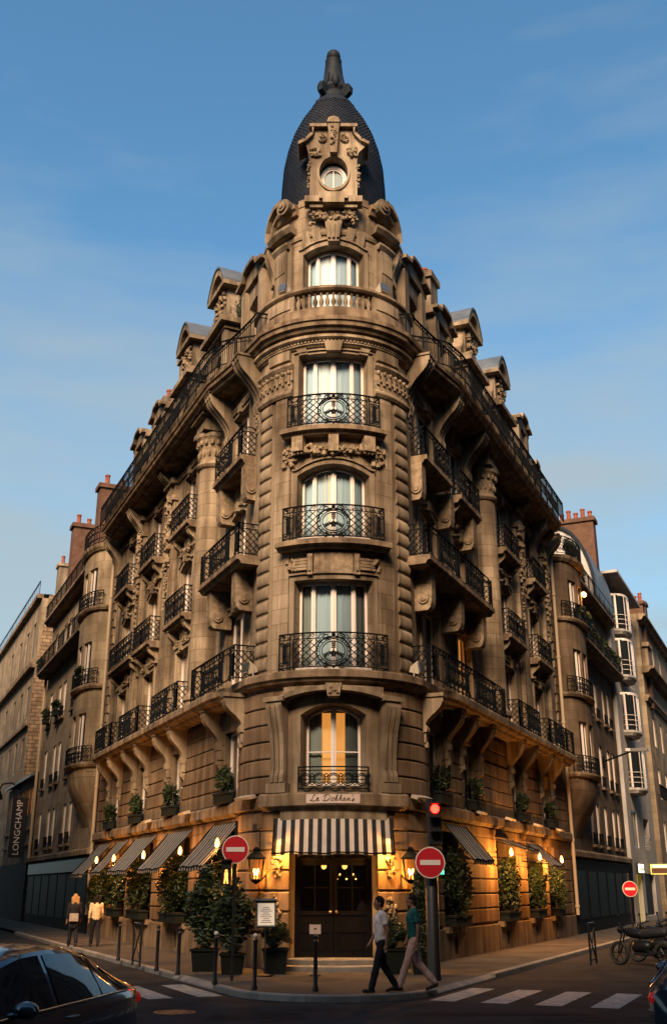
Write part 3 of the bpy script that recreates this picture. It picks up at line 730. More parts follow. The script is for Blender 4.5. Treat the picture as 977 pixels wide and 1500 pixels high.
# ---- balustrade on the cornice
mb = MB(); RB = Tower(2.47); e = deg(RB, 84)
mb.sweep(RB, [(-.18, 18.0), (.12, 18.0), (.12, 18.56), (.06, 18.6), (-.18, 18.6)], -e, e)
mb.sweep(RB, [(-.2, 19.16), (.08, 19.16), (.14, 19.22), (.14, 19.30), (-.2, 19.32)], -e, e)
bs = mb.build('balustrade', 'ledge', B)
for sg in (-1, 1):
    a, b = sorted((sg * 1.24, sg * e)); mb = MB(); mb.box(RB, a, b, -.16, .05, 18.6, 19.16); mb.build('panel', 'stone', bs)
    a, b = sorted((sg * 1.36, sg * 2.25)); mb = MB(); mb.box(RB, a, b, .04, .085, 18.70, 19.06); mb.build('panel_block', 'stone', bs)
bp_ = [(.055, 18.6), (.055, 18.63), (.035, 18.66), (.07, 18.76), (.078, 18.84), (.05, 18.94), (.032, 19.0), (.035, 19.05), (.055, 19.08), (.055, 19.16)]
for i in range(13):
    u = -1.14 + i * 2.28 / 12; q = RB.p(u, -.05, 0); mb = MB(); mb.lathe((q.x, q.y, 0), bp_, 8); mb.build('baluster', 'stone', bs, smooth=60)
# ---- attic storey: pilasters, scroll pediments, keystone garland
mb = MB(); mb.sweep(TA, [(-.05, 21.95), (.12, 21.95), (.16, 22.05), (.24, 22.1), (.24, 22.22), (-.4, 22.40)], -deg(TA, 120), -deg(TA, 34)); mb.sweep(TA, [(-.05, 21.95), (.12, 21.95), (.16, 22.05), (.24, 22.1), (.24, 22.22), (-.4, 22.40)], deg(TA, 34), deg(TA, 120)); mb.box(TA, -deg(TA, 34), deg(TA, 34), -.4, .03, 22.2, 22.42); mb.build('attic_cornice', 'ledge', B)
mb = MB(); mb.sweep(TA, [(-.05, 21.15), (.05, 21.15), (.08, 21.22), (.08, 21.30), (-.05, 21.30)], -deg(TA, 120), deg(TA, 120)); mb.build('attic_band', 'stone', B)
for sg in (-1, 1):
    c = sg * deg(TA, 51); mb = MB()
    mb.box(TA, c - .40, c + .40, -.05, .13, 18.4, 21.0); mb.box(TA, c - .27, c + .27, .1, .22, 19.62, 20.9)
    for j in (-2, -1, 0, 1, 2): mb.box(TA, c + j * .1 - .03, c + j * .1 + .03, .2, .25, 20.2, 20.75)
    mb.sweep(TA, [(0, 19.5), (.30, 19.5), (.30, 19.56), (.22, 19.64), (0, 19.64)], c - .31, c + .31)
    mb.sweep(TA, [(0, 20.92), (.22, 20.92), (.30, 21.02), (.30, 21.08), (0, 21.1)], c - .36, c + .36)
    mb.sweep(TA, [(0, 21.34), (.30, 21.34), (.40, 21.46), (.40, 21.54), (0, 21.56)], c - .52, c + .52)
    mb.build('attic_pilaster', 'stone', B)
    mb = MB()                                         # swept half pediment ending in a volute
    pts = [(c + sg * .66, 21.56), (c + sg * .60, 21.85), (c + sg * .40, 22.12), (c + sg * .10, 22.30), (c - sg * .16, 22.34)]
    for (p, q) in zip(pts, pts[1:]):
        mb.plate(TA, [p, q, (q[0], q[1] + .13), (p[0], p[1] + .13)], -.2, .42); mb.plate(TA, [(p[0], p[1] - .14), (q[0], q[1] - .14), q, p], -.2, .26)
    mb.build('scroll_pediment', 'stone', B)
    mb = MB()
    for rr, o0, o1 in ((.24, -.1, .40), (.14, .38, .46), (.06, .44, .50)):
        mb.plate(TA, [(c - sg * .26 + rr * cos(t), 22.20 + rr * sin(t)) for t in lin(0, 2 * pi, 16)[:-1]], o0, o1)
    mb.build('volute', 'stone', B)
    mb = console(TA, sg * deg(TA, 74) - .16, sg * deg(TA, 74) + .16, 20.3, 21.4, .30); mb.build('console', 'stone', B)
    # floodlights on the attic ledge
mb = MB(); mb.plate(TA, [(-.16, 20.84), (.16, 20.84), (.26, 21.58), (-.26, 21.58)], -.02, .24)
for j in (-1, 0, 1): mb.plate(TA, [(j * .12 - .035, 20.92), (j * .12 + .035, 20.92), (j * .15 + .04, 21.4), (j * .15 - .04, 21.4)], .2, .30)
mb.build('keystone', 'stone', B)
mb = MB()
for sg in (-1, 1):
    mb = MB(); mb.plate(TA, [(sg * .36, 21.0), (sg * .60, 20.95), (sg * .70, 21.34), (sg * .44, 21.36)], -.02, .12); mb.build('voussoir', 'stone', B); mb = MB(); mb.plate(TA, [(sg * .70, 20.93), (sg * .95, 20.85), (sg * 1.03, 21.33), (sg * .80, 21.34)], -.02, .10); mb.build('voussoir', 'stone', B)
mb = MB(); lumps(mb, TA, -.62, .62, 21.62, 21.86, .22, 80, .085, curve=.10); lumps(mb, TA, -.72, -.5, 21.4, 21.8, .18, 14, .08); lumps(mb, TA, .5, .72, 21.4, 21.8, .18, 14, .08); mb.build('garland', 'carved', B)
# ---- dome
prof = [(1.74, 21.9), (1.775, 22.8), (1.785, 23.7), (1.76, 24.6), (1.71, 25.4), (1.59, 26.1), (1.41, 26.75), (1.14, 27.4), (.81, 28.0), (.64, 28.25)]
def pr_at(z):
    for (r0, a), (r1, b) in zip(prof, prof[1:]):
        if a <= z <= b: return r0 + (r1 - r0) * (z - a) / (b - a)
    return prof[-1][0]
mb = MB(); mb.lathe((0, CY, 0), [(r - .05, z) for r, z in prof], 40); dome = mb.build('dome', 'slate', B, smooth=60)
mb = MB(); z = 22.1; row = 0
while z < 28.15:
    r = pr_at(z); r2 = pr_at(min(z + .2, 28.2)); n = max(12, int(2 * pi * r / .15)); row += 1
    for k in range(n):
        a0 = 2 * pi * (k + (.5 if row % 2 else 0)) / n; h = pi / n * .96
        def q(a, rr, zz): return (rr * sin(a), CY - rr * cos(a), zz)
        ids = [mb.vert(q(a0 - h, r2 + .005, z + .2)), mb.vert(q(a0 - h, r + .03, z + .05)), mb.vert(q(a0 - h * .5, r + .034, z - .01)), mb.vert(q(a0 + h * .5, r + .034, z - .01)), mb.vert(q(a0 + h, r + .03, z + .05)), mb.vert(q(a0 + h, r2 + .005, z + .2))]
        mb.face(ids)
    z += .10
mb.build('slates', 'slate', dome, kind='stuff')
# finial: collar, urn, tapering spike, ball
mb = MB(); mb.lathe((0, CY, 0), [(.80, 28.0), (.84, 28.08), (.76, 28.2), (.70, 28.34), (.62, 28.42), (.56, 28.52), (.56, 28.62), (.44, 28.85), (.52, 29.0), (.50, 29.12), (.40, 29.2), (.34, 29.9), (.29, 30.4), (.31, 30.44), (.24, 30.5), (.10, 30.52)], 12)
fin = mb.build('finial', 'lead', B, smooth=35)
mb = MB(); mb.ball((0, CY, 30.68), .26, n=14, k=10); mb.build('ball', 'lead', fin, smooth=80)
for k in range(4):
    a = pi / 4 + k * pi / 2 + .15; m = Flat((0, CY, 0), (cos(a), sin(a), 0), (-sin(a), cos(a), 0)); mb = MB()
    mb.plate(m, [(.40, 28.55), (.62, 28.52), (.78, 28.62), (.80, 28.85), (.72, 29.02), (.60, 29.0), (.45, 29.25), (.36, 29.7)], -.09, .09); mb.build('scroll', 'lead', fin)
    a += pi / 4; q = Vector((cos(a), sin(a), 0)); mb = MB(); c = Vector((0, CY, 29.2)) + q * .44; mb.ball(c, .16, .16, .30, n=8, k=6); mb.build('leaf_boss', 'lead', fin, smooth=80)
# dome dormer with the round window
DF = Flat((0, 27.28, 0), (1, 0, 0), (0, -1, 0))
out = [(-.76, 22.35), (.76, 22.35), (.76, 24.15), (.82, 24.5), (1.10, 24.68), (1.10, 24.76), (.84, 24.92), (.62, 25.18), (.60, 25.45), (-.60, 25.45), (-.62, 25.18), (-.84, 24.92), (-1.10, 24.76), (-1.10, 24.68), (-.82, 24.5), (-.76, 24.15)]
cz, ra, rb = 23.66, .46, .62
mb = MB(); oc = [(ra * cos(t), cz + rb * sin(t)) for t in lin(0, 2 * pi, 24)[:-1]]
# front face as fan between hole and outline
def ray_out(t):
    d = (cos(t), sin(t)); best = 9
    for (x0, y0), (x1, y1) in zip(out, out[1:] + out[:1]):
        y0 -= cz; y1 -= cz; den = d[0] * (y1 - y0) - d[1] * (x1 - x0)
        if abs(den) < 1e-9: continue
        s = (x0 * (y1 - y0) - y0 * (x1 - x0)) / den; u = (x0 * d[1] - y0 * d[0]) / den
        if s > 0 and -1e-6 <= u <= 1 + 1e-6: best = min(best, s)
    return (d[0] * best, cz + d[1] * best)
ts = sorted(set([round(t, 5) for t in lin(0, 2 * pi, 48)[:-1]] + [round(atan2(y - cz, x) % (2 * pi), 5) for x, y in out]))
hole = [(ra * cos(t), cz + rb * sin(t)) for t in ts]; edge = [ray_out(t) for t in ts]
a = [mb.vert(DF.p(u, 0, z), (u, z)) for u, z in hole]; b = [mb.vert(DF.p(u, 0, z), (u, z)) for u, z in edge]; c = [mb.vert(DF.p(u, -1.6, z), (u, z)) for u, z in edge]; d = [mb.vert(DF.p(u, -.34, z), (u, z)) for u, z in hole]
mb.grid([a, b], True); mb.grid([b, c], True); mb.grid([a, d], True)
dd = mb.build('dormer', 'stone', B)
mb = MB()
for rr, rr2, o0, o1 in ((1.0, 1.16, -.02, .06),):
    a = [mb.vert(DF.p(ra * rr * cos(t), o1, cz + rb * rr * sin(t))) for t in lin(0, 2 * pi, 32)[:-1]]; b = [mb.vert(DF.p(ra * rr2 * cos(t), o1, cz + rb * rr2 * sin(t))) for t in lin(0, 2 * pi, 32)[:-1]]; c = [mb.vert(DF.p(ra * rr2 * cos(t), o0, cz + rb * rr2 * sin(t))) for t in lin(0, 2 * pi, 32)[:-1]]; d = [mb.vert(DF.p(ra * rr * cos(t), o0, cz + rb * rr * sin(t))) for t in lin(0, 2 * pi, 32)[:-1]]
    mb.grid([d, a, b, c], True)
mb.build('oval_moulding', 'stone', dd)
mb = MB()
for sg in (-1, 1):          # crown mouldings following the shoulders
    pts = [(sg * 1.14, 24.70), (sg * .88, 24.86), (sg * .66, 25.12), (sg * .64, 25.40)]
    for p, q in zip(pts, pts[1:]): mb.plate(DF, [(p[0] - sg * .0, p[1]), (q[0], q[1]), (q[0] + sg * .08, q[1] + .07), (p[0] + sg * .03, p[1] + .10)], -.7, .14)
    mb.plate(DF, [(sg * .16, 25.40), (sg * .78, 25.40), (sg * .78, 25.52), (sg * .16, 25.52)], -.6, .16)
    mb.tube([DF.p(*q3) for q3 in [(q[0], .06, q[1]) for q in spiral(sg * .38, 25.0, .16, .03, pi / 2, 1.5 * sg)]], .035, 5)
    lumps(mb, DF, sg * .45, sg * .74, 24.3, 24.62, .05, 22, .075, curve=0); lumps(mb, DF, sg * .74, sg * .84, 23.0, 24.1, -.03, 18, .06)
mb.plate(DF, [(-.11, 24.32), (.11, 24.32), (.19, 25.5), (-.19, 25.5)], -.1, .22); mb.plate(DF, [(-.22, 25.5), (.22, 25.5), (.16, 25.68), (.0, 25.74), (-.16, 25.68)], -.3, .26)
lumps(mb, DF, -.09, .09, 24.6, 25.4, .22, 14, .055); mb.build('dormer_crown', 'carved', dd)
mb = MB(); mb.box(DF, -.92, .92, -.3, .10, 22.50, 22.72); mb.box(DF, -.46, .46, -.2, .2, 22.56, 22.80); mb.box(DF, -.34, .34, -.2, .26, 22.36, 22.56); mb.build('dormer_sill', 'stone', dd)
# round sash
mb = MB(); wz = 23.60; ring = lambda r1, r2, o0: [[mb.vert(DF.p(.36 * rr * cos(t), oo, wz + .46 * rr * sin(t))) for t in lin(0, 2 * pi, 28)[:-1]] for rr, oo in ((r1, o0), (r1, o0 + .06), (r2, o0 + .06), (r2, o0))]
g = ring(1.0, 1.22, -.34); mb.grid(g, True); g = ring(.86, .96, -.36); mb.grid(g, True); mb.box(DF, -.012, .012, -.33, -.31, wz - .44, wz + .44)
sash = mb.build('window', 'paint_white', dd)
mb = MB(); mb.face([mb.vert(DF.p(.37 * cos(t), -.335, wz + .47 * sin(t))) for t in lin(0, 2 * pi, 28)[:-1]]); mb.build('pane', 'glass', sash)
mb = MB(); mb.face([mb.vert(DF.p(.62 * cos(t), -.352, wz + .1 + .62 * sin(t))) for t in lin(0, 2 * pi, 28)[:-1]])
mb.build('backing', 'dark_room', sash)
mb = MB(); k = 24; rows = [[], []]
for u in lin(-.3, .3, k): h = .44 * sqrt(max(0.0, 1 - (u / .37) ** 2)); rows[0].append(mb.vert(DF.p(u, -.345 + .004 * sin(u * 60), wz - h))); rows[1].append(mb.vert(DF.p(u, -.345 + .004 * sin(u * 60), wz + h * .7)))
pmat('curtain_dim', (.20, .28, .31), .9); mb.grid(rows); mb.build('curtain', 'curtain_dim', sash)
# ---- the two side facades
SIDES = {
 'L': dict(m=FL, end=20.5, bays=[2.2, 8.0, 12.8, 17.3], col=4.95, pil=[10.4, 15.1], ground=[(2.2, 1.5), (6.9, 1.9), (11.4, 1.9), (15.0, 1.3), (18.2, 1.3)]),
 'R': dict(m=FR, end=20.0, bays=[2.1, 5.5, 11.5, 16.2], col=8.4, pil=[13.9, 18.4], ground=[(3.2, 1.5), (8.9, 1.5), (12.9, 1.3), (16.2, 1.2)]),
}
def segs_between(u0, u1, ops):
    out = []; x = u0
    for a, b in sorted(ops):
        if a > x + .05: out.append((x, a))
        x = b
    if x < u1 - .05: out.append((x, u1))
    return out
def scroll_panel(m, c, z0, z1, depth, parent, w=.3):
    """block with a carved volute that carries a balcony"""
    mb = MB(); h = z1 - z0
    mb.sweep(m, [(-.05, z1), (depth, z1), (depth, z0 + h * .35)] + [(depth * .75 + .25 * depth * cos(t), z0 + h * .35 + h * .35 * sin(t)) for t in (-.4, -.9, -1.4)] + [(.15 * depth, z0), (-.05, z0)], c - w / 2, c + w / 2)
    for sg in (-1, 1):
        for rr in (.16, .09): mb.sweep(m, [(depth * .62 + rr * cos(t), z0 + h * .3 + rr * sin(t)) for t in lin(0, 2 * pi, 12)[:-1]], c + sg * w / 2 - .02, c + sg * (w / 2 + (.05 if rr > .1 else .08)))
    return mb.build('scroll_bracket', 'carved', parent)
for side, S in SIDES.items():
    m, end, bays = S['m'], S['end'], S['bays']
    lit = {('R', 1, 1)}
    ops = []
    w1 = {b: .68 for b in bays}
    up = []
    for b in bays:
        up += [(b - .8, b + .8, 7.46, 9.95, 0), (b - .78, b + .78, 11.08, 13.25, .22), (b - .78, b + .78, 14.55, 16.75, 0)]
    mb = MB(); mb.wall(m, .0, end, 7.0, 18.2, up, depth=.36); fw = mb.build('facade_wall', 'ashlar', B)
    lo = [(c - w / 2, c + w / 2, .95, 3.55, 0) for c, w in S['ground']] + [(b - .72, b + .72, 4.3, 6.35, 0) for b in bays]
    mb = MB(); mb.wall(m, .0, end, 0, 7.1, lo, depth=.4); fb = mb.build('facade_base_wall', 'stone', B)
    mb = MB(); mb.quad([m.p(end, 0, 0), m.p(end, -9, 0), m.p(end, -9, 19), m.p(end, 0, 19)]); mb.build('party_wall', 'rubble', B)
    rustic(m, segs_between(.9, end, [(c - w / 2 - .02, c + w / 2 + .02) for c, w in S['ground']]), .95, 3.55, 6, fb, t=.055)
    stone_course(m, .9, end, 3.52, .34, fb, t=.05, mat='rustic')
    for a, b in segs_between(.9, end, [(c - .16, c + .16) for c, w in S['ground']]): stone_course(m, a, b, .0, .92, fb, t=.12, mat='plinth')
    for c, w in S['ground']:      # cellar openings under the sills
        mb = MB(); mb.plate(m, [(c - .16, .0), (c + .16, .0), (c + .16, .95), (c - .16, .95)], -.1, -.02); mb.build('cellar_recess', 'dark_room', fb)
        mb = MB(); mb.plate(m, [(c - .17, .0), (c + .17, .0), (c + .17, .22), (c - .17, .22)], -.1, .118); mb.build('cellar_sill', 'plinth', fb); mb = MB(); mb.plate(m, [(c - .17, .92)] + [(c + .17 * cos(t), .55 + .17 * sin(t)) for t in lin(pi, 0, 8)] + [(c + .17, .92)], -.1, .118); mb.build('cellar_surround', 'plinth', fb)
        mb = MB(); mb.box(m, c - w / 2 - .18, c + w / 2 + .18, -.1, .22, .80, .96); mb.build('window_sill', 'ledge', fb)
        wn_ = window(m, c - w / 2, c + w / 2, .95, 3.55, 0, B, o=-.32, curtain=None, mat='door_paint', glass='glass_dark', room=False)
    rustic(m, segs_between(.9, end, [(b - .74, b + .74) for b in bays]), 4.26, 6.0, 4, fb, t=.055)
    rustic(m, segs_between(.9, end, [(b - .74, b + .74) for b in bays]), 6.0, 6.9, 2, fb, t=.03)
    mb = MB(); mb.sweep(m, [(-.05, 3.86), (.14, 3.86), (.22, 3.95), (.22, 4.18), (.16, 4.25), (-.05, 4.25)], .6, end); mb.build('string_course', 'ledge', B)
    for k, b in enumerate(bays):
        window(m, b - .72, b + .72, 4.3, 6.35, 0, B, o=-.2, curtain='curtain_grey', cur_gap=.1)
        mb = railing(m, b - .54, b + .54, 4.32, .6, o=.10, style='lattice'); mb.build('window_rail', 'iron', B)
        # brackets below the long ledge: pairs of deep scrolls with drops
        for sg in (-1, 1):
            c = b + sg * .98
            if c < 1.4: continue
            console(m, c - .14, c + .14, 5.9, 6.99, .60, .04).build('console', 'stone', B)
            mb = MB(); mb.box(m, c - .12, c + .12, 0, .16, 5.6, 5.87); mb.box(m, c - .085, c + .085, 0, .20, 5.45, 5.61); mb.sweep(m, [(0, 5.45), (.17, 5.45), (.03, 5.30), (0, 5.30)], c - .07, c + .07); mb.build('console_drop', 'stone', B)
        l1 = (side, 1, k) in {('R', 1, 1)}
        window(m, b - .8, b + .8, 7.46, 9.95, 0, B, o=-.19, curtain='lit_curtain' if l1 else ('curtain' if k % 2 else 'curtain_grey'), cur_gap=0 if k % 2 else .2)
        window(m, b - .78, b + .78, 11.08, 13.25, .22, B, o=-.19, curtain='curtain', cur_gap=.15 * (k % 2))
        window(m, b - .78, b + .78, 14.55, 16.75, 0, B, o=-.19, curtain='curtain')
        surround(m, b - .8, b + .8, 7.46, 9.95, 0, B, w=.16); surround(m, b - .78, b + .78, 11.08, 13.25, .22, B, w=.16); surround(m, b - .78, b + .78, 14.55, 16.75, 0, B, w=.14)
    # balconies: (level z, s0, s1, projection)
    if side == 'L': bal = [(Z2, -.35, 3.5, .90), (Z2, 6.6, 9.2, .52), (Z2, 11.4, 14.1, .52), (Z2, 14.4, 18.6, .52), (Z3, .4, 3.2, .65), (Z3, 6.7, 9.1, .50), (Z3, 11.5, 13.9, .50), (Z3, 16.0, 18.4, .50)]
    else: bal = [(Z2, -.35, 6.5, .90), (Z2, 10.1, 12.7, .52), (Z2, 14.8, 17.4, .52), (Z3, .4, 3.0, .65), (Z3, 4.1, 6.6, .60), (Z3, 10.2, 12.6, .50), (Z3, 14.9, 17.3, .50)]
    for (z, a, b, pj) in bal:
        z -= .06; mb = MB(); mb.sweep(m, [(-.05, z - .26), (pj - .14, z - .26), (pj - .08, z - .16), (pj, z - .14), (pj, z), (-.05, z + .01)], a, b); sl_ = mb.build('balcony_slab', 'ledge', B)
        pm = PathMap([m.p(a + .08, 0, 0), m.p(a + .08, pj - .07, 0), m.p(b - .08, pj - .07, 0), m.p(b - .08, 0, 0)], m.sg)
        l0 = pj - .07; l1_ = b - a - .16
        mb = MB(); railing(pm, 0, l0, z, 1.0, style='lattice', mb=mb)
        nseg = max(1, round(l1_ / 1.3))
        for q in range(nseg): railing(pm, l0 + l1_ * q / nseg, l0 + l1_ * (q + 1) / nseg, z, 1.0, style='rich' if pj > .6 and q % 2 == 0 else 'scroll', mb=mb)
        railing(pm, l0 + l1_, pm.len, z, 1.0, style='lattice', mb=mb); mb.build('balcony', 'iron', B)
        if pj > .6:
            for c in ([.55, 3.0] if side == 'L' else [.55, 3.4, 5.9]): scroll_panel(m, c, z - 1.45, z - .26, pj * .75, B, .36)
        else:
            for c in (a + .3, b - .3): console(m, c - .10, c + .10, z - .80, z - .26, pj * .7).build('console', 'carved', B)
            mb = MB(); mb.sweep(m, [(-.02, z - .85), (.06, z - .85), (.16, z - .30), (-.02, z - .30)], (a + b) / 2 - .3, (a + b) / 2 + .3); lumps(mb, m, a + .5, b - .5, z - .75, z - .55, .08, 30, .075, curve=.12); mb.build('carved_panel', 'carved', B, kind='stuff')
    # ledge balconies of the first floor
    ends = [(-.1, 4.0, .80), (5.8, 9.1, .76), (11.1, 14.2, .76), (15.6, 18.7, .76)] if side == 'L' else [(-.1, 7.5, .80), (9.6, 12.8, .76), (14.4, 17.2, .76), (17.5, 19.1, .76)]
    for a, b, pj in ends:
        pm = PathMap([m.p(a, 0, 0), m.p(a, pj, 0), m.p(b, pj, 0), m.p(b, 0, 0)], m.sg); mb = MB(); ln = b - a
        railing(pm, 0, pj, 7.41, 1.0, style='lattice', mb=mb); railing(pm, pj + ln, pm.len, 7.41, 1.0, style='lattice', mb=mb)
        ns = max(1, round(ln / 1.4))
        for q in range(ns): railing(pm, pj + ln * q / ns, pj + ln * (q + 1) / ns, 7.41, 1.0, style='rich' if q % 2 == 0 else 'scroll', mb=mb)
        mb.build('balcony', 'iron', B)
    # giant engaged column
    c = m.p(S['col'], .12, 0); mb = MB()
    shaft = [(.60, 7.4), (.60, 7.6), (.66, 7.62), (.66, 7.75), (.56, 7.82), (.54, 7.9)] + [(.52 - .05 * t ** 2 + (.0), 7.9 + 7.75 * t) for t in lin(0, 1, 8)]
    mb.lathe(c, shaft, 28); cl = mb.build('column', 'ashlar', B, smooth=35)
    mb = MB(); mb.lathe(c, [(.47, 15.6), (.56, 15.66), (.60, 15.74), (.56, 15.82), (.50, 15.86), (.47, 16.0), (.52, 16.5), (.60, 16.72), (.64, 16.76), (.64, 16.9), (.55, 16.95)], 24); 
    for k in range(16):
        a = 2 * pi * k / 16; mb.ball(c + Vector((.55 * cos(a), .55 * sin(a), 16.56)), .085, .085, .11, n=6, k=4); mb.ball(c + Vector((.50 * cos(a + .2), .50 * sin(a + .2), 16.18)), .06, .06, .14, n=5, k=4)
    mb.build('capital', 'carved', cl, smooth=40)
    mb = MB(); mb.box(m, S['col'] - .62, S['col'] + .62, -.05, .70, 16.95, 17.15); mb.box(m, S['col'] - .55, S['col'] + .55, -.05, .62, 17.15, 17.7); mb.box(m, S['col'] - .70, S['col'] + .70, -.05, .80, 17.7, 17.97); mb.build('entablature_block', 'stone', B)
    # flat pilasters with carved trophies, quoined pier at the end
    for k, pc in enumerate(S['pil']):
        w = .52 if k == 0 else .4
        mb = MB(); mb.box(m, pc - w, pc + w, -.05, .16, 7.42, 17.0); mb.box(m, pc - w - .08, pc + w + .08, -.05, .26, 16.3, 16.5); mb.box(m, pc - w - .1, pc + w + .1, -.05, .34, 17.0, 17.3); mb.build('pilaster', 'ashlar', B)
        mb = MB(); lumps(mb, m, pc - w * .7, pc + w * .7, 13.6, 16.6, .20, 90, .12); lumps(mb, m, pc - w * .3, pc + w * .3, 12.0, 13.8, .17, 34, .08)
        mb.build('carved_trophy', 'carved', B, kind='stuff')
        for c2 in (pc,): console(m, c2 - .24, c2 + .24, 16.6, 17.94, .62, .1).build('console', 'stone', B)
    for a in (end - .62,):
        n = 26
        for k in range(n):
            z = 7.45 + k * .4; mb = MB(); wq = .56 if k % 2 else .40
            mb.sweep(m, [(-.02, z + .02), (.07, z + .02), (.09, z + .05), (.09, z + .35), (.07, z + .38), (-.02, z + .38)], end - wq, end - .02); mb.build('quoin', 'stone', B)
    # tall consoles that carry the swelling cornice over the first bay, and the far one
    cc = [.35, 3.25] if side == 'L' else [.35, 3.5, 6.6]
    for c2 in cc + [end - 3.1 if side == 'R' else 15.2, end - .6]:
        mb = console(m, c2 - .26, c2 + .26, 15.9, 17.95, .92 if c2 < 7 else .8); mb.build('console', 'stone', B)
        mb = MB(); lumps(mb, m, c2 - .2, c2 + .2, 15.2, 15.95, .10, 26, .09); mb.build('carved_ornament', 'carved', B)
    mb = MB(); mb.sweep(m, [(-.05, 16.98), (.08, 16.98), (.12, 17.08), (.12, 17.16), (-.05, 17.16)], .8, end); mb.sweep(m, [(-.05, 17.7), (.16, 17.7), (.26, 17.82), (.26, 17.96), (-.05, 17.96)], .8, end); mb.build('entablature', 'stone', B)
    # drainpipe at the party line
    mb = MB(); pp = m.p(end + .12, .18, 0); mb.tube([(pp.x, pp.y, .9), (pp.x, pp.y, 18.0)], .075, 8)
    for z in (1.2, 3.9, 6.2, 9.0, 12.0, 15.0, 17.6): mb.lathe((pp.x, pp.y, 0), [(.10, z), (.10, z + .1)], 8)
    mb.build('drainpipe', 'pipe', B)
    # top railing along the cornice
    half = [p for p in (CP if side == 'L' else CP[::-1])]
    ctr = [q for q in half if (q - Vector((0, CY, 0))).length > 3.3 or (q.x * m.sg > 2.35)]
    pts = []
    for i, q in enumerate(ctr):
        a, b2 = ctr[max(0, i - 1)], ctr[min(len(ctr) - 1, i + 1)]; d = (b2 - a).normalized(); nr = Vector((d.y, -d.x, 0))
        if nr.dot(m.n) < 0: nr = -nr
        pts.append(q - nr * .12)
    pm = PathMap(pts); mb = MB(); ns = int(pm.len / 2.2)
    for q in range(ns): railing(pm, pm.len * q / ns, pm.len * (q + 1) / ns - .02, 18.03, .95, style='plain' if q % 2 else 'plain', mb=mb)
    for q in range(int(pm.len / .5)):
        u = q * .5 + .25; mb.mtube(pm, [(x[0], 0, x[1]) for x in spiral(u, 18.90, .06, .02, 0, 1.3, 7)], .011)
    mb.build('roof_railing', 'iron', B)
    # mansard
    mb = MB(); mb.sweep(m, [(-.35, 18.4), (-.45, 19.0), (-1.15, 21.9), (-1.3, 22.0), (-4.0, 22.6)], 1.0, end, closed=False, caps=False); mb.build('mansard_roof', 'slate', B)
    mb = MB(); mb.face([mb.vert(m.p(end, o_, z_)) for o_, z_ in [(-.35, 18.4), (-.45, 19.0), (-1.15, 21.9), (-1.3, 22.0), (-4, 22.6), (-9, 22.6), (-9, 18.4)]]); mb.build('mansard_gable', 'zinc', B)
    # dormers
    def dormer_mid(c, w, z1, nm='dormer'):
        mb = MB(); wo = [(c - w * .28, c + w * .28, 18.9, z1 - 1.1, .15)]
        mb.wall(m, c - w / 2, c + w / 2, 18.4, z1 - .55, wo, o=-.15, depth=.3); d = mb.build(nm, 'stone', B)
        mb = MB()
        for u in (c - w / 2, c + w / 2): mb.quad([m.p(u, -.15, 18.4), m.p(u, -1.9, 18.4), m.p(u, -1.9, z1 - .5), m.p(u, -.15, z1 - .5)])
        for sg in (-1, 1): mb.box(m, c + sg * w * .40 - w * .09, c + sg * w * .40 + w * .09, -.16, .0, 18.4, z1 - .62)
        mb.build('dormer_cheek', 'stone', d)
        window(m, c - w * .28, c + w * .28, 18.9, z1 - 1.1, .15, d, o=-.40, curtain='curtain_grey')
        mb = MB(); e = w / 2 + .22                     # swept pediment with raised centre
        tops = [(c - e, z1 - .55), (c - e, z1 - .40), (c - w * .33, z1 - .30), (c - w * .25, z1 - .06), (c - w * .12, z1), (c + w * .12, z1), (c + w * .25, z1 - .06), (c + w * .33, z1 - .30), (c + e, z1 - .40), (c + e, z1 - .55)]
        mb.plate(m, tops, -1.9, -.02)
        for p, q in zip(tops[1:-1], tops[2:-1]): mb.plate(m, [p, q, (q[0], q[1] + .12), (p[0], p[1] + .12)], -1.95, .16)
        mb.build('pediment', 'stone', d)
        return d
    def dormer_tall(c, w=2.0):
        mb = MB(); wo = [(c - .5, c + .5, 18.9, 20.9, .2)]
        mb.wall(m, c - w / 2, c + w / 2, 18.4, 21.7, wo, o=-.15, depth=.3); d = mb.build('dormer', 'stone', B)
        window(m, c - .5, c + .5, 18.9, 20.9, .2, d, o=-.42, curtain='curtain_grey')
        mb = MB()
        for u in (c - w / 2, c + w / 2): mb.quad([m.p(u, -.15, 18.4), m.p(u, -2.2, 18.4), m.p(u, -2.2, 21.7), m.p(u, -.15, 21.7)])
        for sg in (-1, 1): mb.box(m, c + sg * (w / 2 - .16) - .18, c + sg * (w / 2 - .16) + .18, -.16, .02, 18.4, 21.6)
        mb.build('dormer_cheek', 'stone', d)
        mb = MB(); mb.box(m, c - w / 2 - .1, c + w / 2 + .1, -2.2, .06, 21.45, 21.62); mb.box(m, c - w / 2 - .3, c + w / 2 + .3, -2.2, .26, 21.62, 21.80); mb.box(m, c - w / 2 - .2, c + w / 2 + .2, -2.0, .14, 21.8, 21.95); mb.build('entablature', 'stone', d)
        mb = MB(); mb.box(m, c - .72, c + .72, -1.7, -.12, 21.9, 23.25)
        for sg in (-1, 1): mb.plate(m, [(c + sg * .70, 21.95), (c + sg * 1.15, 21.95), (c + sg * 1.1, 22.2), (c + sg * .85, 22.5), (c + sg * .72, 23.0)], -.9, -.2)
        mb.build('upper_block', 'stone', d)
        mb = MB(); lumps(mb, m, c - .6, c + .6, 22.0, 23.15, -.08, 70, .12); mb.build('carved_ornament', 'carved', d)
        mb = MB(); a = arc(c - 1.0, c + 1.0, 23.35, .85, 12); e = [(c - 1.0, 23.22)] + a + [(c + 1.0, 23.22)]
        inn = arc(c - .72, c + .72, 23.40, .55, 12)
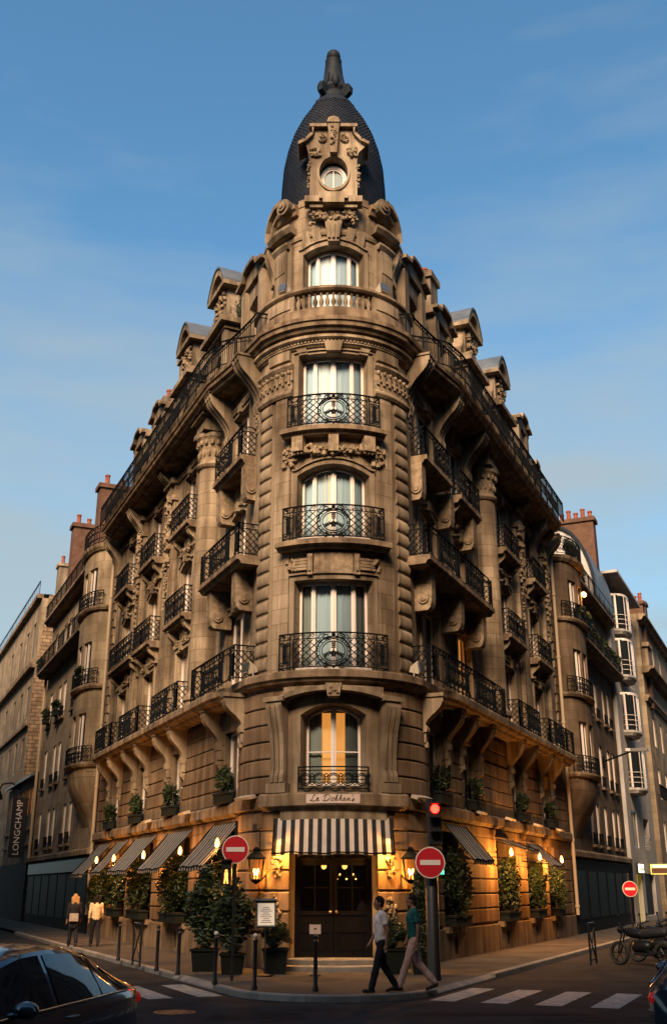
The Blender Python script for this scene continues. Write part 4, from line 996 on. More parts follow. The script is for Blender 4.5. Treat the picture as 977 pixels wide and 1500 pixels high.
        mb.plate(m, e, -1.9, -.25)
        for p, q, p2, q2 in zip(a, a[1:], inn, inn[1:]): mb.plate(m, [p2, q2, q, p], -.3, .12)
        mb.box(m, c - 1.02, c + 1.02, -.3, .14, 23.20, 23.36); mb.build('segmental_pediment', 'stone', d)
        mb = MB()
        for p, q in zip(a, a[1:]): mb.plate(m, [(p[0], p[1] + .004), (q[0], q[1] + .004), (q[0], q[1] + .08), (p[0], p[1] + .08)], -2.0, .16)
        mb.build('pediment_roof', 'zinc', d)
    def chimney(c, w, z1, o0, o1, z0=18.5, mat='brick_dark', npots=4, parent=B):
        mb = MB(); mb.box(m, c - w / 2, c + w / 2, o1, o0, z0, z1 - .25); ch = mb.build('chimney', mat, parent)
        mb = MB(); mb.box(m, c - w / 2 - .1, c + w / 2 + .1, o1 - .1, o0 + .1, z1 - .25, z1); mb.build('chimney_cap', mat, ch)
        for i in range(npots):
            u = c - w / 2 + (i + .5) * w / npots if w > abs(o0 - o1) else c; oo = (o0 + o1) / 2 if w > abs(o0 - o1) else o1 + (i + .5) * (o0 - o1) / npots
            q = m.p(u, oo, 0); mb = MB(); h = .55 + .15 * (i % 2); mb.lathe((q.x, q.y, 0), [(.14, z1 - .02), (.12, z1 + h - .1), (.15, z1 + h - .08), (.15, z1 + h), (.1, z1 + h)], 8); mb.build('chimney_pot', 'terracotta', ch, smooth=40)
        return ch
    S['chimney'] = chimney
    if side == 'L':
        dormer_mid(1.75, 2.1, 22.3); dormer_tall(5.6); dormer_tall(10.0); dormer_mid(14.2, 2.0, 22.5); dormer_mid(17.7, 2.0, 22.6); chimney(12.4, .9, 24.1, -.5, -2.2, mat='stone', npots=2); chimney(16.0, .9, 23.6, -.6, -2.4, mat='stone', npots=3)
    else:
        dormer_mid(1.75, 2.1, 22.3); dormer_mid(4.9, 2.0, 22.2); dormer_tall(8.8); dormer_tall(13.2); dormer_mid(16.9, 1.9, 23.0); chimney(7.0, .9, 25.0, -1.0, -4.6, mat='stone', npots=5)
        dormer_mid(19.0, 1.5, 21.6)
mb = MB(); mb.face([mb.vert(q) for q in (FL.p(.5, -1.5, 22.3), FL.p(20.4, -3.5, 22.5), FR.p(19.9, -3.5, 22.5), FR.p(.5, -1.5, 22.3))]); mb.build('roof_deck', 'zinc', B)
# statues' worth of projectors on the ledges
def projector(m, u, o, z, sg, label):
    t = thing('floodlight', label, 'floodlight', m.p(u, o, z), 0, 'floodlights on the ledges', local=True)
    t.rotation_euler = (0, 0, atan2(m.p(u, 1, 0).y - m.p(u, 0, 0).y, m.p(u, 1, 0).x - m.p(u, 0, 0).x) + pi / 2)
    q = Flat((0, 0, 0), (1, 0, 0), (0, -1, 0)); mb = MB()
    mb.box(q, -.16, .16, -.10, .10, 0, .05); mb.tube([(-.14, 0, .05), (-.14, 0, .3)], .02, 4); mb.tube([(.14, 0, .05), (.14, 0, .3)], .02, 4); mb.build('bracket', 'projector_metal', t)
    mb = MB(); mb.sweep(q, [(-.12, .34), (-.15, .20), (.12, .12), (.20, .16), (.16, .44), (.10, .48)], -.13, .13); mb.build('housing', 'projector_metal', t)
    mb = MB(); mb.sweep(q, [(.165, .15), (.21, .19), (.165, .45), (.12, .44)], -.15, .15); mb.build('visor', 'grey_metal', t)
projector(T, -deg(T, 58), .25, 7.40, -1, 'pale floodlight on the ledge at the tower, beside the first-floor balcony facing the left street')
projector(T, deg(T, 58), .25, 7.40, 1, 'pale floodlight on the ledge at the tower, beside the first-floor balcony facing the right street')
projector(TA, -deg(TA, 40), .32, 19.32, -1, 'floodlight on the balustrade at the left of the attic window')
projector(TA, deg(TA, 40), .32, 19.32, 1, 'floodlight on the balustrade at the right of the attic window')
projector(FL, 9.6, .45, 7.40, -1, 'floodlight on the long ledge between the second and third balconies of the left facade')
projector(FR, 13.3, .45, 7.40, 1, 'floodlight on the long ledge between the second and third balconies of the right facade')
projector(FR, 17.2, .45, 7.40, 1, 'floodlight on the long ledge near the far end of the right facade')
# ---- entrance
step = []
for k, (r, z0, z1) in enumerate(((3.15, .0, .13), (2.85, .13, .26))):
    q = Tower(2.6); mb = MB(); mb.sweep(q, [(-1.2, z0 + .115 if k == 0 else z0), (r - 2.6, z0 + .02), (r - 2.6, z1 + .115 - .02), (r - 2.62, z1 + .115), (-1.2, z1 + .115)], -1.5 + .1 * k, 1.5 - .1 * k); mb.build('entrance_step', 'kerbstone', B)
DP = Flat((0, CY - 2.6 + .55, 0), (1, 0, 0), (0, -1, 0))
mb = MB()
for sg in (-1, 1): mb.box(DP, sg * 1.02 - .09, sg * 1.02 + .09, -.06, .06, .37, 3.45)
mb.box(DP, -.93, .93, -.06, .06, 3.2, 3.45); mb.box(DP, -.93, .93, -.05, .05, 2.62, 2.70); door = mb.build('entrance_door', 'door_paint', B)
for sg in (-1, 1):
    mb = MB(); a, b = sorted((sg * .012, sg * .93))
    for u in (a, b - .09): mb.box(DP, u, u + .09, -.03, .03, .38, 2.62)
    for z in (.38, .95, 1.35, 2.53): mb.box(DP, a + .09, b - .09, -.03, .03, z, z + .1)
    mb.box(DP, a + .09, b - .09, -.02, .012, .48, .95); mb.box(DP, a + .16, b - .16, .012, .024, .55, .88); mb.box(DP, a + .09, b - .09, -.02, .012, 1.05, 1.35)
    mb.box(DP, (a + b) / 2 - .015, (a + b) / 2 + .015, -.02, .02, 1.45, 2.53); mb.box(DP, a + .09, b - .09, -.02, .02, 1.98, 2.01)
    lf = mb.build('door_leaf', 'door_paint', door)
    for x0, x1 in ((a + .09, (a + b) / 2 - .015), ((a + b) / 2 + .015, b - .09)):
        for z0, z1 in ((1.45, 1.98), (2.01, 2.53)): mb = MB(); mb.quad([DP.p(x0, 0, z0), DP.p(x1, 0, z0), DP.p(x1, 0, z1), DP.p(x0, 0, z1)]); mb.build('pane', 'glass_door', lf)
    mb = MB(); mb.ball(DP.p(sg * .075, .07, 1.42), .045, n=8, k=6); mb.build('knob', 'brass', lf, smooth=80)
for x0, x1 in ((-.93, -.02), (.02, .93)): mb = MB(); mb.quad([DP.p(x0, 0, 2.7), DP.p(x1, 0, 2.7), DP.p(x1, 0, 3.2), DP.p(x0, 0, 3.2)]); mb.build('transom_pane', 'glass_door', door)
# lobby behind the glass
mb = MB(); X, Y0, Y1 = 1.9, CY - 2.6 + .62, CY + 3.2
mb.quad([(-X, Y0, .37), (X, Y0, .37), (X, Y1, .37), (-X, Y1, .37)]); mb.quad([(-X, Y0, 3.45), (X, Y0, 3.45), (X, Y1, 3.45), (-X, Y1, 3.45)]); mb.quad([(-X, Y1, .37), (X, Y1, .37), (X, Y1, 3.45), (-X, Y1, 3.45)])
for x in (-X, X): mb.quad([(x, Y0, .37), (x, Y1, .37), (x, Y1, 3.45), (x, Y0, 3.45)])
pmat('lobby', (.035, .02, .014), .6); mb.build('lobby_room', 'lobby', B)
for i, (x, y, z) in enumerate(((-.25, CY - 1.4, 2.52), (.29, CY - 1.4, 2.52))):
    mb = MB(); mb.ball((x, y, z), .07, n=10, k=8); t = mb.build('lobby_lamp', 'bulb_lobby', None, smooth=80); mb2 = MB(); mb2.tube([(x, y, z + .05), (x, y, 3.45)], .012, 5); mb2.build('stem', 'brass', t)
    glow((x, y - .02, z - .13), 5, t); tag(t, 'glowing ceiling lamp seen through the %s leaf of the entrance door' % ('left', 'right')[i], 'lamp', 'lobby lamps')
t = thing('chandelier', 'small glowing chandelier hanging inside the entrance behind the right door leaf', 'chandelier', (.36, CY + .6, 2.2))
mb = MB(); mb.tube([(.36, CY + .6, 2.3), (.36, CY + .6, 3.45)], .012, 5); mb.lathe((.36, CY + .6, 0), [(.03, 2.25), (.3, 2.3), (.03, 2.35)], 10); mb.build('frame', 'brass', t)
for k in range(8): mb = MB(); mb.ball((.36 + .26 * cos(k * pi / 4), CY + .6 + .26 * sin(k * pi / 4), 2.22 + .12 * (k % 2)), .022, n=6, k=4); mb.build('candle_bulb', 'bulb_small', t)
# ------------------------------------------------------------------ neighbouring buildings
def simple_window(m, u0, u1, z0, z1, parent, o=-.07, glass='glass_dark', rise=0, mat='paint_white', leaves=2):
    return window(m, u0, u1, z0, z1, rise, parent, o=o, leaves=leaves, curtain=None, glass=glass, room=False, mat=mat)
class Bow(Map):
    """shallow bow standing out from a facade: u is measured along the chord"""
    step = .3
    def __init__(self, F, c, hw, pr): self.F = F; self.c = c; self.hw = hw; self.pr = pr
    def p(self, u, o, z):
        t = max(-1.0, min(1.0, (u - self.c) / self.hw)); bulge = self.pr * sqrt(max(0.0, 1 - abs(t) ** 2.6)); sl = t * abs(t) * .75
        return self.F.p(u + sl * o, bulge + o * (1 - .35 * abs(t)), z)
def bow_building(side, s0, s1, name, label, levels, top, bow_c, cols, wallmat, doorrow=True):
    m = Facade(side); t = thing(name, label, 'building', m.p((s0 + s1) / 2, -4, 0)); ops = []
    for c, w in cols:
        for (z0, z1) in levels: ops.append((c - w / 2, c + w / 2, z0, z1, .12 if z1 - z0 > 2.05 else 0))
    mb = MB(); mb.wall(m, s0, s1, 0, top, ops, depth=.28); mb.build('wall', wallmat, t)
    mb = MB()
    for u in (s0 + .02, s1): mb.quad([m.p(u, 0, 0), m.p(u, -10, 0), m.p(u, -10, top), m.p(u, 0, top)])
    mb.build('party_wall', 'rubble', t)
    for a, b, z0, z1, r in ops:
        w = simple_window(m, a, b, z0, z1, t, rise=r, glass='glass_dark')
        mb = MB(); mb.box(m, a - .1, b + .1, -.05, .16, z0 - .16, z0 - .02); mb.build('sill', 'ledge', w)
        mb = MB(); railing(m, a - .02, b + .02, z0 - .02, .55, o=.08, style='plain', mb=mb); mb.build('window_rail', 'iron', w)
    # the bow
    bw = Bow(m, bow_c, 2.1, .95); bo = []
    for (z0, z1) in levels[1:]: bo += [(bow_c + q - .42, bow_c + q + .42, z0 - .1, z1, 0) for q in (-1.15, 0.0, 1.15)]
    zb = levels[1][0] - .5
    mb = MB(); mb.wall(bw, bow_c - 2.1, bow_c + 2.1, zb, top - .2, bo, depth=.25); bow = mb.build('bow', wallmat, t)
    for a, b, z0, z1, r in bo: simple_window(bw, a, b, z0, z1, bow, o=-.12)
    mb = MB(); rows = []
    for k, q in enumerate(lin(0, 1, 7)):      # corbel that swells out below
        f = 1 - (1 - q) ** .5; f = sin(q * pi / 2) ** 1.3
        rows.append([mb.vert(m.p(bow_c + x * (.45 + .55 * f), .95 * f * sqrt(max(0, 1 - abs(x / 2.1) ** 2.6)), zb - 2.4 + 2.4 * q), (x, q)) for x in lin(-2.1, 2.1, 12)])
    mb.grid(rows); mb.build('corbel', wallmat, t, smooth=60)
    for (z0, z1) in levels[1:]:
        mb = MB(); mb.sweep(bw, [(-.02, z0 - .34), (.16, z0 - .30), (.22, z0 - .2), (.22, z0 - .12), (-.02, z0 - .1)], bow_c - 2.1, bow_c + 2.1); mb.build('bow_ledge', 'ledge', bow)
        mb = railing(bw, bow_c - 2.0, bow_c + 2.0, z0 - .10, .75, o=.16, style='scroll'); mb.build('balcony', 'iron', bow)
    mb = MB(); mb.sweep(bw, [(-.6, top - .35), (.1, top - .35), (.22, top - .2), (.26, top - .05), (-.9, top)], bow_c - 2.1, bow_c + 2.1); mb.build('bow_cornice', 'ledge', bow)
    return t, m, bw
# left neighbour
NL, m, bwL = bow_building('L', 20.75, 39.2, 'bow_fronted_building', 'beige stone building with rounded bow next to the corner building, left street',
    [(4.1, 6.1), (7.5, 9.7), (11.1, 13.1), (14.9, 16.8)], 18.0, 23.3, [(27.7, 1.0), (29.3, 1.0), (32.6, 1.0), (34.2, 1.0), (37.2, 1.0)], 'stone_pale')
for (z, pj) in ((14.6, .75), (18.0, .6)):
    mb = MB(); mb.sweep(m, [(-.05, z - .3), (pj - .2, z - .3), (pj - .1, z - .15), (pj, z - .12), (pj, z + .02), (-.05, z + .02)], 25.6, 39.2); mb.build('cornice', 'ledge', NL)
    mb = railing(m, 25.7, 39.1, z + .02, .95, o=pj - .08, style='plain', gap=.2); mb.build('long_balcony', 'iron', NL)
mb = railing(bwL, 21.3, 25.3, 18.0, .95, o=.12, style='scroll'); mb.build('roof_railing', 'iron', NL)
mb = MB(); mb.sweep(m, [(-.05, 3.4), (.3, 3.4), (.3, 3.6), (.1, 3.7), (-.05, 3.7)], 20.9, 39.2); mb.build('string_course', 'ledge', NL)
mb = MB(); mb.box(m, 21.2, 38.9, 0, .1, .0, 3.35); shop = mb.build('shop_front', 'shop_black', NL)
for k in range(7): mb = MB(); mb.box(m, 21.5 + k * 2.5, 23.7 + k * 2.5, .1, .13, .6, 2.6); mb.build('shop_pane', 'shop_glass', shop)
mb = MB(); mb.box(m, 21.4, 38.7, .1, .18, 2.7, 3.25); mb.build('shop_fascia', 'black_paint', shop)
mb = MB(); mb.wall(m, 20.8, 39.2, 18.0, 20.6, [(c - .5, c + .5, 18.5, 20.1, 0) for c in (22.6, 27, 31, 35)], o=-1.3, depth=.2); mb.box(m, 20.8, 39.2, -1.9, -1.1, 20.6, 20.75); up_ = mb.build('set_back_storey', 'stone_pale', NL)
for c in (22.6, 27, 31, 35): simple_window(m, c - .5, c + .5, 18.5, 20.1, up_, o=-1.5)
mb = MB(); mb.sweep(m, [(-1.2, 20.75), (-3.2, 22.2), (-8, 22.6)], 20.8, 39.2, closed=False, caps=False); mb.build('roof', 'zinc', NL)
def chim(m, c, w, z0, z1, o0, o1, mat, n, parent):
    mb = MB(); mb.box(m, c - w / 2, c + w / 2, o1, o0, z0, z1 - .25); ch = mb.build('chimney', mat, parent)
    mb = MB(); mb.box(m, c - w / 2 - .12, c + w / 2 + .12, o1 - .12, o0 + .12, z1 - .25, z1); mb.build('chimney_cap', mat, ch)
    for i in range(n):
        oo = o1 + (i + .5) * (o0 - o1) / n; q = m.p(c, oo, 0); mb = MB(); h = .5 + .2 * (i % 2); mb.lathe((q.x, q.y, 0), [(.15, z1 - .02), (.13, z1 + h - .1), (.16, z1 + h - .08), (.16, z1 + h), (.1, z1 + h)], 8); mb.build('chimney_pot', 'terracotta', ch, smooth=40)
chim(m, 28.2, .9, 19, 23.6, -.2, -1.9, 'brick_dark', 2, NL); chim(m, 35.6, .9, 18.5, 23.6, -.1, -2.7, 'brick_dark', 4, NL)
pp = m.p(39.0, .16, 0); mb = MB(); mb.tube([(pp.x, pp.y, 3.5), (pp.x, pp.y, 14.3)], .09, 8); mb.build('drainpipe', 'pipe', NL)
# window box greenery on the long balcony comes later with the plants
# second building on the left: rubble gable towards us, pale front set forward of its neighbour
G2 = Facade('L', -.05)
N2 = thing('gable_building', 'pale rendered building with rubble stone gable far down the left street', 'building', G2.p(48, -4, 0))
ops = []
for c in (48.2, 51.6, 55.2, 60.0): ops += [(c - .7, c + .7, z, z + 2.2 if z < 17 else z + 2.6, 0) for z in (9.6, 13.2, 17.4)]
mb = MB(); mb.wall(G2, 46.0, 70, 0, 21.4, ops, depth=.3); mb.build('wall', 'stone_pale', N2)
for a, b, z0, z1, r in ops: simple_window(G2, a, b, z0, z1, N2, mat='grey_metal')
mb = MB(); mb.face([mb.vert(G2.p(45.85, o_, z_), (o_, z_)) for o_, z_ in [(.1, 0), (.1, 15), (-.12, 17.5), (-.45, 21.6), (-9, 24), (-9, 0)]]); mb.build('gable', 'rubble', N2)
mb = MB(); mb.face([mb.vert(G2.p(45.95, o_, z_)) for o_, z_ in [(0, 0), (0, 21.4), (-1.6, 21.4), (-9, 21.4), (-9, 0)]]); mb.build('gable_backing', 'stone_pale', N2)
mb = MB(); mb.box(G2, 46, 70, -.1, .35, 21.4, 21.7); mb.box(G2, 46, 70, -.1, .4, 16.4, 16.75); mb.box(G2, 46, 70, -.1, .25, 12.4, 12.6); mb.build('cornice', 'ledge', N2)
mb = railing(G2, 46.2, 69, 21.7, 1.0, o=.2, style='plain', gap=.9); mb.build('roof_railing', 'iron', N2)
chim(G2, 50.6, 1.0, 20, 25.4, -1.6, -4.0, 'stone', 4, N2)
mb = MB(); mb.sweep(G2, [(.0, 21.7), (-3.0, 21.8), (-9, 22.5)], 46, 70, closed=False, caps=False); mb.build('roof', 'zinc', N2)
# low shop house with lit windows and a hanging sign
N3 = thing('shop_house', 'low dark shop house with a row of glowing orange windows, left street', 'building', G2.p(46, -2, 0)); G3 = Facade('L', .12)
ops = [(c - .42, c + .42, 6.2, 7.9, 0) for c in (40.6, 42.0, 43.9, 45.3, 47.6, 49.2)]
mb = MB(); mb.wall(G3, 39.4, 51.5, 0, 8.4, ops, depth=.2); mb.build('wall', 'stone_grey', N3)
for k, (a, b, z0, z1, r) in enumerate(ops): simple_window(G3, a, b, z0, z1, N3, glass='lit_pane' if k != 3 else 'lit_curtain', mat='black_paint', leaves=1)
mb = MB(); mb.sweep(G3, [(.35, 8.4), (.35, 8.55), (-3, 9.8), (-3, 9.6)], 39.4, 51.5); mb.build('roof', 'zinc', N3)
for zz in (4.4, 5.3): mb = MB(); mb.box(G3, 39.4, 51.5, -.05, .12, zz, zz + .2); mb.build('string_course', 'ledge', N3)
mb = MB(); mb.box(G3, 39.4, 51.5, 0, .1, 0, 3.4); mb.build('shop_front', 'shop_black', N3)
# vertical banner sign, hanging out from the shop house
sg3 = thing('banner_sign', 'dark vertical banner sign with white lettering on the low shop house', 'sign', G3.p(42.0, .5, 4.0))
bm_ = Flat(G3.p(40.6, .15, 0), G3.n, -G3.d)       # faces down the street towards us
mb = MB(); mb.box(bm_, 0, .95, -.05, .05, 3.7, 7.2); mb.build('board', 'black_paint', sg3)
def text(body, m, u, z, size, o, parent, mat, rot=0.0, shear=0.0, name='lettering', flip=False, ext=.004):
    cu = bpy.data.curves.new(name, 'FONT'); cu.body = body; cu.size = size; cu.extrude = ext; cu.shear = shear; cu.align_x = 'CENTER'; cu.align_y = 'CENTER'; cu.resolution_u = 2
    tmp = bpy.data.objects.new(name, cu); COL.objects.link(tmp)
    dg = bpy.context.evaluated_depsgraph_get(); me = bpy.data.meshes.new_from_object(tmp.evaluated_get(dg)); bpy.data.objects.remove(tmp)
    me.materials.clear(); me.materials.append(MATS[mat])
    for v in me.vertices:
        x, y, e = v.co; x, y = x * cos(rot) - y * sin(rot), x * sin(rot) + y * cos(rot)
        if flip: x = -x
        v.co = m.p(u + x, o + e, z + y)
    return put(name, me, parent)
text('LONGCHAMP', bm_, .48, 5.45, .52, .055, sg3, 'sign_white', rot=pi / 2, flip=True)
# right neighbour with bow
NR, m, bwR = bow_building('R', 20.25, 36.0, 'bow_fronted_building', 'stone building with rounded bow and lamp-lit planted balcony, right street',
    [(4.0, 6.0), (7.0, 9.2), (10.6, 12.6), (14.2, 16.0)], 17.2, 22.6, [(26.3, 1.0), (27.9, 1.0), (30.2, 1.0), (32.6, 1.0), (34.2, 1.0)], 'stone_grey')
for (z, pj) in ((13.9, .8), (17.2, .6)):
    mb = MB(); mb.sweep(m, [(-.05, z - .3), (pj - .2, z - .3), (pj - .1, z - .15), (pj, z - .12), (pj, z + .02), (-.05, z + .02)], 24.8, 36.0); mb.build('cornice', 'ledge', NR)
    mb = railing(m, 24.9, 35.9, z + .02, .95, o=pj - .08, style='plain', gap=.2); mb.build('long_balcony', 'iron', NR)
mb = railing(bwR, 20.6, 24.6, 17.2, .95, o=.12, style='scroll'); mb.build('roof_railing', 'iron', NR)
mb = MB(); mb.sweep(m, [(-.05, 3.3), (.25, 3.3), (.25, 3.5), (.1, 3.6), (-.05, 3.6)], 20.4, 36); mb.build('string_course', 'ledge', NR)
mb = MB(); mb.box(m, 20.6, 35.8, 0, .1, 0, 3.2); shop = mb.build('shop_front', 'shop_black', NR)
for k in range(6): mb = MB(); mb.box(m, 20.9 + k * 2.45, 22.9 + k * 2.45, .1, .13, .7, 2.7); mb.build('shop_pane', 'shop_glass', shop)
# curved zinc mansard: its plastered end shows as a pale half-moon
cp = [(.50, 17.25), (.54, 18.0), (.52, 18.6), (.44, 19.2), (.30, 19.8), (.10, 20.4), (-.18, 20.95), (-.50, 21.4), (-.95, 21.75), (-1.6, 22.0), (-4, 22.4)]
mb = MB(); mb.sweep(m, cp, 30.0, 36.0, closed=False, caps=False); mb.build('mansard_roof', 'zinc', NR)
mb = MB(); mb.face([mb.vert(m.p(30.1, o_ - .10, z_ - .10), (o_, z_)) for o_, z_ in cp] + [mb.vert(m.p(30.1, -4.0, 17.2))]); mb.build('mansard_gable', 'render_white', NR)
mb = MB()
for (p, q) in zip(cp, cp[1:]): mb.sweep(m, [(p[0], p[1]), (q[0], q[1]), (q[0] - .1, q[1] - .14), (p[0] - .1, p[1] - .14)], 29.95, 30.4)
mb.build('gable_edge', 'lead', NR)
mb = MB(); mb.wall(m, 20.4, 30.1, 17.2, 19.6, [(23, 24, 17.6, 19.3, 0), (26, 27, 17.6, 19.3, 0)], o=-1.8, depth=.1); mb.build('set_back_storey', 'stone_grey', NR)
chim(m, 33.6, .9, 19, 23.3, .25, -1.9, 'brick_dark', 5, NR)
mb = MB(); q = bwR.p(22.6, -.1, 0); mb.lathe(bwR.p(23.2, .12, 0), [(.02, 15.62), (.13, 15.66), (.15, 15.74), (.10, 15.84), (.02, 15.88)], 10)
lamp = tag(mb.build('balcony_lamp', 'bulb_small', None, smooth=60), 'glowing globe lamp on the planted balcony of the bow-fronted building, right street', 'lamp')
MATS['balc'] = None; pmat('balc_bulb', (1, .8, .5), .5, emit=(1.0, .50, .10), es=3.5); lamp.data.materials[0] = MATS['balc_bulb']; glow(bwR.p(23.2, .3, 15.5), 45, lamp)
# white modern building
NW = thing('white_building', 'white rendered modern block with curved glass bays on the right street', 'building', m.p(41, -4, 0)); WB = Facade('R', .2)
ops = [(42.2, 44.6, z, z + 1.9, 0) for z in (4.2, 7.6, 11.0, 14.4, 17.6)] + [(37.6, 39.6, 4.2, 6.3, 0)]
mb = MB(); mb.wall(WB, 36.15, 47, 3.4, 19.6, ops, depth=.6); mb.quad([WB.p(36.15, 0, 3.4), WB.p(36.15, -8, 3.4), WB.p(36.15, -8, 19.6), WB.p(36.15, 0, 19.6)]); mb.wall(WB, 36.15, 47, 0, 3.4, [(37.5, 39.3, .1, 2.8, 0), (40.5, 45, .4, 2.8, 0)], depth=.3); mb.build('wall', 'render_white', NW)
for a, b, z0, z1, r in ops[:-1]:
    simple_window(WB, a, b, z0, z1, NW, o=-.5, mat='grey_metal')
    mb = MB()
    for zz in (.2, .5, .8): mb.mtube(WB, [(a, .02, z0 + zz), (b, .02, z0 + zz)], .02)
    mb.build('rail', 'paint_white', NW)
simple_window(WB, 37.6, 39.6, 4.2, 6.3, NW, mat='grey_metal')
BW = Bow(WB, 39.2, 1.5, .8)
for z in (7.6, 11.0, 14.4, 17.3):
    mb = MB(); mb.sweep(BW, [(-.6, z - .35), (-.1, z - .3), (.06, z - .12), (.06, z), (-.6, z)], 37.7, 40.7); by = mb.build('glass_bay', 'render_white', NW)
    mb = MB(); mb.sweep(BW, [(-.03, z), (0, z), (0, z + 2.2), (-.03, z + 2.2)], 37.75, 40.65); mb.build('pane', 'glass_dark', by)
    mb = MB()
    for u in lin(37.75, 40.65, 5): mb.box(BW, u - .018, u + .018, -.05, .03, z, z + 2.2)
    for zz in (.3, .6, .9): mb.mtube(BW, [(37.7, .12, z + zz), (40.7, .12, z + zz)], .011)
    mb.box(BW, 37.7, 40.7, -.05, .03, z + 2.15, z + 2.3); mb.build('bay_frame', 'paint_white', by)
mb = MB(); mb.box(WB, 36.3, 46, -3.5, .75, 20.55, 20.72); mb.build('roof_canopy', 'render_white', NW)
mb = MB(); mb.box(WB, 37.2, 46, -3.5, -1.2, 19.6, 20.55); mb.build('penthouse', 'stone_pale', NW)
mb = railing(WB, 36.4, 46.8, 19.6, .8, o=-.15, style='plain', gap=.5); mb.build('roof_railing', 'grey_metal', NW)
chim(WB, 49.6, .9, 14, 21.9, .55, -1.0, 'brick_dark', 4, NW)
mb = MB(); mb.box(WB, 37.55, 39.25, -.28, -.24, .1, 2.75); mb.build('lit_shop_door', 'lit_shop', NW)
mb = MB(); mb.box(WB, 40.5, 45.0, -.28, -.24, .4, 2.8); mb.build('shop_pane', 'shop_glass', NW)
# lit shop signs
s1 = thing('shop_sign', 'small glowing white shop sign over the yellow doorway', 'sign', WB.p(38.6, .2, 3.0)); mb = MB(); mb.box(WB, 37.4, 39.6, .02, .14, 2.75, 3.35); mb.build('sign_box', 'black_paint', s1); mb = MB(); mb.box(WB, 37.5, 39.5, .14, .15, 2.82, 3.28); mb.build('lit_face', 'lit_sign', s1)
mb = MB(); 
for k in range(5): mb.mtube(WB, [(37.8 + k * .34, .152, 2.95), (37.9 + k * .34, .152, 3.16), (38.0 + k * .34, .152, 2.95), (38.08 + k * .34, .152, 3.05)], .014)
mb.build('mark', 'grey_metal', s1)
s2 = thing('projecting_sign', 'projecting brown shop sign with yellow glowing border on the white building', 'sign', WB.p(43, .2, 2.9)); pm2 = Flat(WB.p(42.0, .1, 0), WB.n, -WB.d)
mb = MB(); mb.box(pm2, .1, 1.5, -.08, .08, 2.75, 3.35); mb.build('sign_box', 'lit_shop', s2); pmat('sign_brown', (.10, .03, .015), .5); mb = MB(); mb.box(pm2, .17, 1.43, .08, .10, 2.82, 3.12); mb.build('panel', 'sign_brown', s2)
mb = MB(); mb.box(pm2, .25, 1.3, .10, .105, 3.18, 3.27); mb.build('letter_band', 'lit_sign', s2)
# last stone building on the right
NE = thing('stone_building', 'beige stone building with heavy cornice at the far end of the right street', 'building', m.p(54, -4, 0)); EB = Facade('R', .5)
ops = [(c - .6, c + .6, z, z + 2.1, 0) for c in (50.5, 54.5, 58.5) for z in (4.2, 7.8, 11.4, 17.6)]
mb = MB(); mb.wall(EB, 47.3, 70, 0, 20.5, ops, depth=.35); mb.quad([EB.p(47.3, 0, 0), EB.p(47.3, -8, 0), EB.p(47.3, -8, 20.5), EB.p(47.3, 0, 20.5)]); mb.build('wall', 'stone_pale', NE)
for a, b, z0, z1, r in ops: simple_window(EB, a, b, z0, z1, NE)
for z, pj in ((16.6, .8), (20.4, .6), (14.6, .3)): mb = MB(); mb.sweep(EB, [(-.05, z - .4), (pj * .5, z - .35), (pj * .7, z - .15), (pj, z - .1), (pj, z + .05), (-.05, z + .1)], 47.2, 70); mb.build('cornice', 'ledge', NE)
mb = MB(); mb.box(EB, 48, 49.5, -.5, .4, 16.6, 18.2); mb.box(EB, 47.8, 49.7, -.5, .55, 18.2, 18.5); mb.build('parapet_block', 'stone', NE)
mb = railing(EB, 47.5, 60, 7.7, .9, o=.3, style='plain'); mb.build('long_balcony', 'iron', NE)
chim(EB, 62, 1.2, 19, 25.0, -1, -5, 'brick_dark', 4, NE)
# ------------------------------------------------------------------ across the junction (behind the camera): unseen blocks added to shade the street
def far_block(name, label, m, u0, u1, h, depth=10):
    t = thing(name, label, 'building', m.p((u0 + u1) / 2, -depth / 2, 0)); ops = []; c = u0 + 1.6
    while c < u1 - 1: ops += [(c - .6, c + .6, z, z + 2.1, 0) for z in lin(4, 4 + 3.4 * int((h - 7) / 3.4), int((h - 7) / 3.4))]; c += 2.8
    mb = MB(); mb.wall(m, u0, u1, 0, h, ops, depth=.3)
    for u in (u0, u1): mb.quad([m.p(u, 0, 0), m.p(u, -depth, 0), m.p(u, -depth, h), m.p(u, 0, h)])
    mb.quad([m.p(u0, -depth, 0), m.p(u1, -depth, 0), m.p(u1, -depth, h), m.p(u0, -depth, h)]); mb.quad([m.p(u0, 0, h), m.p(u1, 0, h), m.p(u1, -depth, h), m.p(u0, -depth, h)]); mb.build('wall', 'stone_grey', t)
    mb = MB()
    for a, b, z0, z1, r in ops: mb.quad([m.p(a, -.28, z0), m.p(b, -.28, z0), m.p(b, -.28, z1), m.p(a, -.28, z1)])
    mb.build('window_panes', 'glass_dark', t, kind='stuff'); mb = MB(); mb.box(m, u0 - .2, u1 + .2, -.1, .6, h - .5, h - .1); mb.build('cornice', 'ledge', t)
far_block('shading_block', 'unseen stone apartment block added across the junction to shade the tower', Flat((0, -4.5, 0), (1, 0, 0), (0, 1, 0)), -30, 30, 28.5)
qL = Flat(FL.p(0, 12.6, 0), FL.d, -FL.n); far_block('shading_block', 'unseen stone apartment block added for shade along the opposite side of the left street', qL, 2.5, 60, 27)
qR = Flat(FR.p(0, 12.6, 0), FR.d, -FR.n); far_block('shading_block', 'unseen stone apartment block added for shade along the opposite side of the right street', qR, -12, 60, 27)
